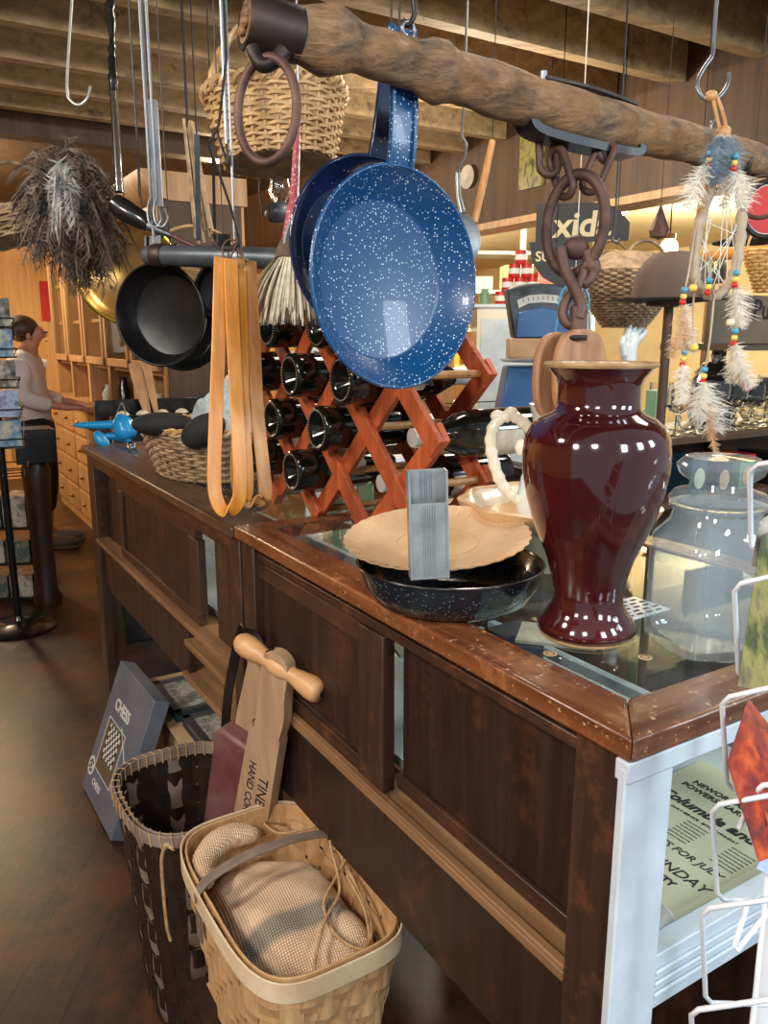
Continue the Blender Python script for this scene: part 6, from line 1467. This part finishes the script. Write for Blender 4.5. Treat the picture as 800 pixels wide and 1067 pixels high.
# brown hat on a stand
hc = P(697, 314, 2.05)
ht = thing('felt_hat', 'brown felt hat with flat brim on a thin stand left of the dreamcatcher', 'hat', hc)
part('crown', MB().lathe([(.098, .001), (.094, .02), (.088, .06), (.074, .098), (.05, .118), (.02, .122), (0, .119)], 48, Matrix.Translation(hc), sy=1.15, fn=lambda a, r, z: 1 - (.10 * max(0, math.sin(a * 1 + 4.4)) if z > .07 else 0)), M['hat'], ht, 80)
part('brim', MB().lathe([(.06, .0), (.10, -.001), (.145, .003), (.146, .006), (.10, .003), (.06, .003)], 56, Matrix.Translation(hc), sx=1.0), M['hat'], ht, 60)
hst = thing('hat_stand', 'thin dark rod stand under the brown felt hat', 'hat stand', (hc.x, hc.y, 0))
part('rod', MB().tube([(hc.x, hc.y, .01), (hc.x, hc.y, hc.z + .10)], .012, 12), M['header'], hst)
part('foot', MB().lathe([(0, 0), (.14, 0), (.13, .02), (.02, .03), (0, .03)], 32, Matrix.Translation((hc.x, hc.y, 0))), M['header'], hst)
part('rest', MB().lathe([(0, -.016), (.055, -.012), (.058, -.002), (0, -.002)], 28, Matrix.Translation(hc)), M['header'], hst)
# white glove hand on the upper board edge
gq = PU(656, 372, SU + .05); gz = 1.1525
gh = thing('glove_form', 'white porcelain glove form standing upright beside the green post', 'glove form', (gq.x, gq.y, gz))
def G(px, py): return PU(px, py, SU + .05)
b0 = Vector((gq.x, gq.y, gz))
part('palm', MB().tube([b0, b0 + Vector((0, 0, .06)), G(655, 385), G(655, 366), G(657, 352), G(659, 345)], [.030, .022, .020, .024, .025, .018], 16), M['bluish'], gh, 80)
for k, (a, b, c2) in enumerate((((652, 352), (656, 338), (663, 327)), ((656, 352), (661, 340), (668, 330)), ((660, 352), (666, 343), (671, 335)), ((662, 356), (669, 350), (673, 343)))):
    part('finger', MB().tube(curve([G(*a), G(*b), G(*c2)], 4), [.011, .011, .010, .010, .0095, .009, .0085, .008, .005], 10), M['bluish'], gh, 80)
part('thumb', MB().tube(curve([G(650, 370), G(648, 358), G(650, 350)], 4), [.011, .011, .010, .010, .0095, .009, .0085, .008, .005], 10), M['bluish'], gh, 80)
for k, (x, cc, lb) in enumerate([(672, 'green', 'small green framed card beside the glove form'), (690, 'white', 'white card standing behind the hat stand rod')]):
    p = PU(x, 340, SU + .18); fr_ = thing('framed_card', lb, 'card', (p.x, p.y, 1.1525), ANG); T = Matrix.Translation((p.x, p.y, 1.1525)) @ Matrix.Rotation(ANG, 4, 'Z')
    part('card_frame', MB(T).box(-.03, .03, 0, .012, 0, .07), M['white'], fr_); part('card_face', MB(T).box(-.022, .022, -.001, 0, .01, .06), M[cc] if cc != 'white' else M['cream'], fr_)
# signs in the background
for (px, py, d, w_, h_, tx, sz, lb, cc) in ((600, 234, 3.3, .52, .19, 'xida', .17, 'black shop sign with cream letters seen through the iron ring', 'signblack'), ):
    p = P(px, py, d); r = thing('shop_sign', lb, 'sign', p); T = basis(p, (1, 0, 0), (0, 0, 1), (0, -1, 0)) @ Matrix.Rotation(-.30, 4, 'Y') @ Matrix.Scale(.82, 4)
    pts = [(-w_ / 2, -h_ / 2)] + [(w_ / 2 * math.cos(a), -h_ / 2 + h_ * math.sin(a)) for a in [PI * (20 - i) / 20 for i in range(21)]][1:-1] + [(w_ / 2, -h_ / 2)]
    part('panel', MB(T).prism([(-.20, -.085), (.26, -.085), (.26, .0), (.20, .07), (.12, .10), (-.02, .105), (-.20, .105)], -.012, 0), M[cc], r)
    text(tx, M['creamink'], r, T @ Matrix.Translation((.03, -.005, .0005)), sz, bold=.004, shear=.1)
    for x in (-.15, .2): q = T @ Vector((x, .08, -.006)); part('hanging_wire', MB().tube([q, (q.x, q.y, 2.715)], .002, 5), M['darkwire'], r)
p = P(571, 272, 3.1); r = thing('shop_sign', 'small black rounded sign with the letters SUN in cream hanging behind the chain', 'sign', p); T = basis(p, (1, 0, 0), (0, 0, 1), (0, -1, 0))
part('panel', MB(T).prism([(.13, .07), (-.075, .07), (-.06, .0), (-.02, -.06), (.06, -.10), (.13, -.105)], -.012, 0), M['signblack'], r)
text('SUN', M['creamink'], r, T @ Matrix.Translation((.0, .015, .0005)), .052, bold=.001)
q = T @ Vector((.03, .07, -.006)); part('hanging_wire', MB().tube([q, (q.x, q.y, 2.715)], .002, 5), M['darkwire'], r)
solo('framed_notice', 'small dark framed notice with green-gold picture on the header board', 'notice', MB(RT).box(2.985, 2.999, 3.32, 3.50, 2.22, 2.50), M['pic_forest'])
solo('round_white_plate', 'small white round plate on the header board behind the slanting stick', 'plate', MB(RT @ basis((2.999, 3.95, 2.42), (0, 1, 0), (0, 0, 1), (-1, 0, 0)) if False else frame(R(2.985, 3.95, 2.36), R(-1, 0, 0))).lathe([(0, 0), (.06, 0), (.065, .006), (0, .004)], 28), M['jug'])
# oval sign at right edge and long wooden pole, straw cone
p = P(800, 218, 1.75); T = frame(p, (-.3, -1, 0))
r = thing('oval_sign', 'round dark-rimmed sign with red and white print at the right edge', 'sign', p)
part('disc', MB(T).lathe([(0, -.01), (.058, -.01), (.058, 0), (0, 0)], 48, sx=.85), M['bluish'], r); part('rim', MB(T).ring(.058, .006, None, 48, 8, .85, 1), M['leather'], r, 80); part('printed_band', MB(T).lathe([(.036, .0), (.050, 0), (.050, .001), (.036, .001)], 48, sx=.85), M['red'], r)
q = T @ Vector((0, .058, 0)); part('hanging_wire', MB().tube([q, (q.x, q.y, 2.715)], .0015, 5), M['darkwire'], r)
a, b = P(712, 270, 2.6), P(830, 258, 2.3); r = thing('wooden_pole', 'smooth pale wooden pole hanging level behind the dreamcatcher', 'pole', a)
part('pole', MB().tube([a, b], .016, 14), M['yellowwood'], r)
for t in (.1, .9): q = a.lerp(b, t); part('hanging_wire', MB().tube([q, (q.x, q.y, 2.05 if q.y > 9 else 2.5)], .0015, 5), M['darkwire'], r)
p = P(800, 262, 1.9); HT = Matrix.Translation(p) 
r = thing('straw_basket', 'orange straw cone basket at the right edge below the oval sign', 'basket', P(796, 305, 1.9)); HT = Matrix.Translation(P(797, 303, 1.9)); sh = lambda th, t: sup(th, .02 + .035 * t, .02 + .03 * t)
m_ = MB(); weave(m_, HT, sh, .09, 12, 20, .004); part('woven_sides', m_, M['straw'], r); q = HT @ Vector((0, 0, .16)); part('handle', MB(HT).tube([Vector((.052 * math.cos(a), 0, .09 + .07 * math.sin(a))) for a in [PI * i / 16 for i in range(17)]], .003, 6), M['straw'], r); part('hanging_wire', MB().tube([q, (q.x, q.y, 2.715)], .0015, 5), M['darkwire'], r)
solo('dark_hat', 'flat black hat hanging behind the right side of the dreamcatcher', 'hat', MB().lathe([(0, .045), (.035, .042), (.05, .01), (.09, .0), (.09, -.003), (0, -.003)], 36, Matrix.Translation(P(778, 252, 2.2))).tube([P(778, 252, 2.2) + Vector((0, 0, .04)), (P(778, 252, 2.2).x, P(778, 252, 2.2).y, 2.715)], .0012, 5), M['softblack'], ang=60)
solo('glass_ornament', 'dark pointed prism ornament hanging from a thread beneath the header', 'ornament', MB().lathe([(0, 0), (.03, .01), (.035, .03), (.018, .07), (.004, .11), (0, .115)], 10, Matrix.Translation(P(686, 250, 2.715))).tube([P(686, 250, 2.715) + Vector((0, 0, .11)), (P(686, 250, 2.715).x, P(686, 250, 2.715).y, 2.715)], .0015, 5), M['rust'], ang=20)
# pale blue small dreamcatcher behind the chain
r = thing('small_dreamcatcher', 'small pale blue thread dreamcatcher hanging behind the chain', 'dreamcatcher', P(598, 345, 1.9)); m_ = MB()
T = frame(P(598, 316, 1.9), (0, -1, .0)); m_.ring(.040, .0025, T, 32, 6, .9, 1.15)
random.seed(4)
for k in range(12): a = k * PI / 6; b = a + 2.1; m_.tube([T @ Vector((.036 * math.cos(a), .046 * math.sin(a), 0)), T @ Vector((.036 * math.cos(b), .046 * math.sin(b), 0))], .0009, 4)
for x in (-.045, .02, .045): m_.tube([T @ Vector((x * .8, -.02, 0)), T @ Vector((x, -.10, 0))], .002, 5)
part('wrapped_hoop', m_, M['bead_b'], r); q = T @ Vector((0, .046, 0)); part('hanging_wire', MB().tube([q, (q.x, q.y, 2.715)], .0012, 5), M['thread'], r)
# can pyramid on a cupboard
cpb = thing('cream_cupboard', 'pale cupboard behind the blue scale carrying the pyramid of red cans', 'cupboard', P(552, 330, 4.6)); p0 = P(552, 318, 4.6); zc = p0.z; cpb.location = (p0.x, p0.y, 0); W[cpb.name] = Matrix.Translation((p0.x, p0.y, 0))
part('body', MB(Matrix.Translation((p0.x, p0.y, 0))).box(-.32, .32, -.16, .2, 0, zc - .02), M['cream'], cpb); part('top_board', MB(Matrix.Translation((p0.x, p0.y, 0))).box(-.34, .34, -.18, .22, zc - .02, zc), M['white'], cpb, bevel=.004)
for k in range(2): part('door', MB(Matrix.Translation((p0.x, p0.y, 0))).box(-.30 + .31 * k, -.01 + .31 * k, -.175, -.16, .05, zc - .08), M['white'], cpb, bevel=.004)
can = thing('food_can', 'x', 'can', (0, 0, 0), 0, 'pyramid of red and white cans')
part('tin', MB().lathe([(0, 0), (.033, 0), (.034, .002), (.034, .073), (.033, .075), (0, .075)], 24), M['red'], can); part('white_label', MB().lathe([(.0345, .022), (.0345, .052)], 24), M['whiteink'], can); k = 0
for row in range(4):
    for i in range(4 - row):
        Mx = Matrix.Translation((p0.x - .06 + (i - (3 - row) / 2) * .072, p0.y, zc + .0005 + row * .0752)); lb = 'red and white can, %s in the %s of the pyramid' % (['first', 'second', 'third', 'fourth'][i] + ' from the left', ['bottom row', 'second row', 'third row', 'peak'][row])
        if k == 0: place(can, Mx); can['label'] = lb
        else: dup(can, Mx, lb)
        k += 1
for k, (dx, cc, h_, lb) in enumerate([(.12, 'yellow', .12, 'yellow jar right of the can pyramid'), (.19, 'cream', .10, 'cream jar right of the can pyramid'), (.26, 'red', .13, 'red jar right of the can pyramid'), (-.26, 'green', .09, 'green tin left of the can pyramid')]):
    solo('storage_jar', lb, 'jar', MB().lathe([(0, 0), (.03, 0), (.032, h_ * .7), (.02, h_ * .85), (.024, h_), (0, h_)], 20, Matrix.Translation((p0.x + dx, p0.y, zc + .0005))), M[cc], ang=60)
# far white shelving with goods
fs_ = thing('white_shelving', 'tall white shop shelving far behind the frying pan', 'shelving', P(500, 400, 6.5)); q = P(505, 300, 6.4); FT = Matrix.Translation((q.x, q.y, 0)) @ Matrix.Rotation(.1, 4, 'Z'); fs_.location = (q.x, q.y, 0); W[fs_.name] = Matrix.Translation((q.x, q.y, 0))
for x in (-.9, -.3, .3, .9): part('post', MB(FT).box(x - .02, x + .02, -.02, .02, 0, 2.3), M['white'], fs_)
for z in (.9, 1.2, 1.5, 1.8, 2.1): part('shelf', MB(FT).box(-.9, .9, .0, .35, z, z + .025), M['white'], fs_)
random.seed(31); k = 0; ccs = ['teal', 'red', 'kraft', 'cream', 'green', 'navybox', 'yellow', 'pinkcloth']
cn = ['teal', 'red', 'brown', 'cream', 'green', 'navy', 'yellow', 'pink']
for zi, z in enumerate((1.2, 1.5, 1.8)):
    for i in range(7):
        x = -.78 + i * .26; ci = (i * 3 + zi * 5) % 8
        solo('goods_box', '%s carton on the %s level of the far white shelving, %s from its left' % (cn[ci], ['lower', 'middle', 'upper'][zi], ['first', 'second', 'third', 'fourth', 'fifth', 'sixth', 'seventh'][i]), 'carton', MB(FT).box(x - .08, x + .07, .03, .25, z + .0255, z + .13 + rnd() * .1), M[ccs[ci]], 'cartons on the far white shelving')
# bright lamps of the next room
struct('ceiling', MB(RT).box(3.12, 7.1, .5, 9.1, 2.36, 2.40), M['plaster'])
def lamp(px, py, d, lb, z=None, e=40, col=(1, .8, .55)):
    p = P(px, py, d); r = thing('globe_lamp', lb, 'lamp', p)
    part('bulb', MB().ell((0, 0, 0), .05, .05, .05, 20, Matrix.Translation(p)), M['bulb'], r, 80)
    part('fitting', MB().lathe([(.0, .045), (.03, .045), (.035, .075), (0, .075)], 20, Matrix.Translation(p)), M['brass'], r)
    top = 2.36 if (RT.inverted() @ p).x > 3.1 else 2.715
    if top > p.z + .08: part('cord', MB().tube([p + Vector((0, 0, .07)), (p.x, p.y, top)], .004, 6), M['darkwire'], r)
    return p
L1 = lamp(648, 216, 5.2, 'glowing globe lamp under the yellow ceiling of the next room')
L2 = lamp(697, 258, 4.6, 'glowing globe lamp above the brown hat crown')

# ================================================================== LIGHTS, WORLD, CAMERA
def area(loc, target, size, e, col, sy=None):
    l = bpy.data.lights.new('light', 'AREA'); l.energy = e; l.size = size; l.color = col
    if sy: l.shape = 'RECTANGLE'; l.size_y = sy
    o = bpy.data.objects.new('window_and_fill_light', l); COL.objects.link(o); o.location = loc
    o.rotation_euler = (Vector(target) - Vector(loc)).to_track_quat('-Z', 'Y').to_euler(); return o
def point(loc, e, col, r=.08):
    l = bpy.data.lights.new('light', 'POINT'); l.energy = e; l.color = col; l.shadow_soft_size = r
    o = bpy.data.objects.new('lamp_and_fill_light', l); COL.objects.link(o); o.location = loc; return o
for x, y, z, e, sz in ((1.5, -1.3, 2.3, 21, .4), (2.5, -.5, 2.3, 21, .4), (2.9, .5, 2.2, 16, .35)): area((x, y, z), (.3, 1.2, 1.0), sz, e, (.78, .90, 1.0), sz * 1.5)   # shop window panes, daylight
for x, y, z, e in ((-1.7, -.9, 2.4, 25), (-.4, -1.2, 2.4, 20), (-1.6, .5, 2.4, 17)): area((x, y, z), (-.2, 1.9, .8), .28, e, (1.0, .93, .84), .28)   # fill lights added behind the camera, no fixtures
area((.3, 2.0, 2.47), (.3, 2.0, 0), .3, 9, (1, .88, .72), .3)  # pair of overhead fills added under the joists, no fixtures
area((1.3, 1.9, 2.47), (1.3, 1.9, 0), .3, 9, (1, .90, .76), .3)
point(R(.2, 6.6, 2.3), 90, (1, .76, .48), .15)  # point fills added without fixtures; only the globe lamp below is modelled
point(R(-1.4, 7.4, 2.3), 80, (1, .74, .44), .15)
point(L1 - Vector((0, 0, .1)), 90, (1, .80, .48), .08)
point(R(5.0, 3.6, 2.1), 90, (1, .86, .64), .12)
point(R(4.0, 6.6, 2.1), 80, (1, .86, .64), .12)
point(R(2.2, 2.9, 2.2), 26, (1, .90, .74), .12)
point(R(1.9, 4.9, 2.3), 30, (1, .84, .6), .12)
w = bpy.data.worlds.new('world'); SC.world = w; w.use_nodes = True
w.node_tree.nodes['Background'].inputs[0].default_value = (.80, .90, 1.0, 1); w.node_tree.nodes['Background'].inputs[1].default_value = .34
cam = bpy.data.cameras.new('camera'); co_ = bpy.data.objects.new('camera', cam); COL.objects.link(co_); SC.camera = co_
cam.sensor_fit = 'HORIZONTAL'; cam.sensor_width = 36; cam.lens = F / 800 * 36; cam.clip_start = .02
co_.location = (0, 0, CZ); co_.rotation_euler = (PI / 2 - TH, 0, 0)
vs_ = SC.view_settings; vs_.view_transform = 'Standard'; vs_.look = 'None'; vs_.gamma = 1; vs_.exposure = .5; vs_.use_curve_mapping = False
SC.cycles.max_bounces = 10; SC.cycles.transmission_bounces = 8; SC.cycles.transparent_max_bounces = 12; SC.cycles.use_denoising = True; SC.cycles.caustics_reflective = False; SC.cycles.caustics_refractive = False
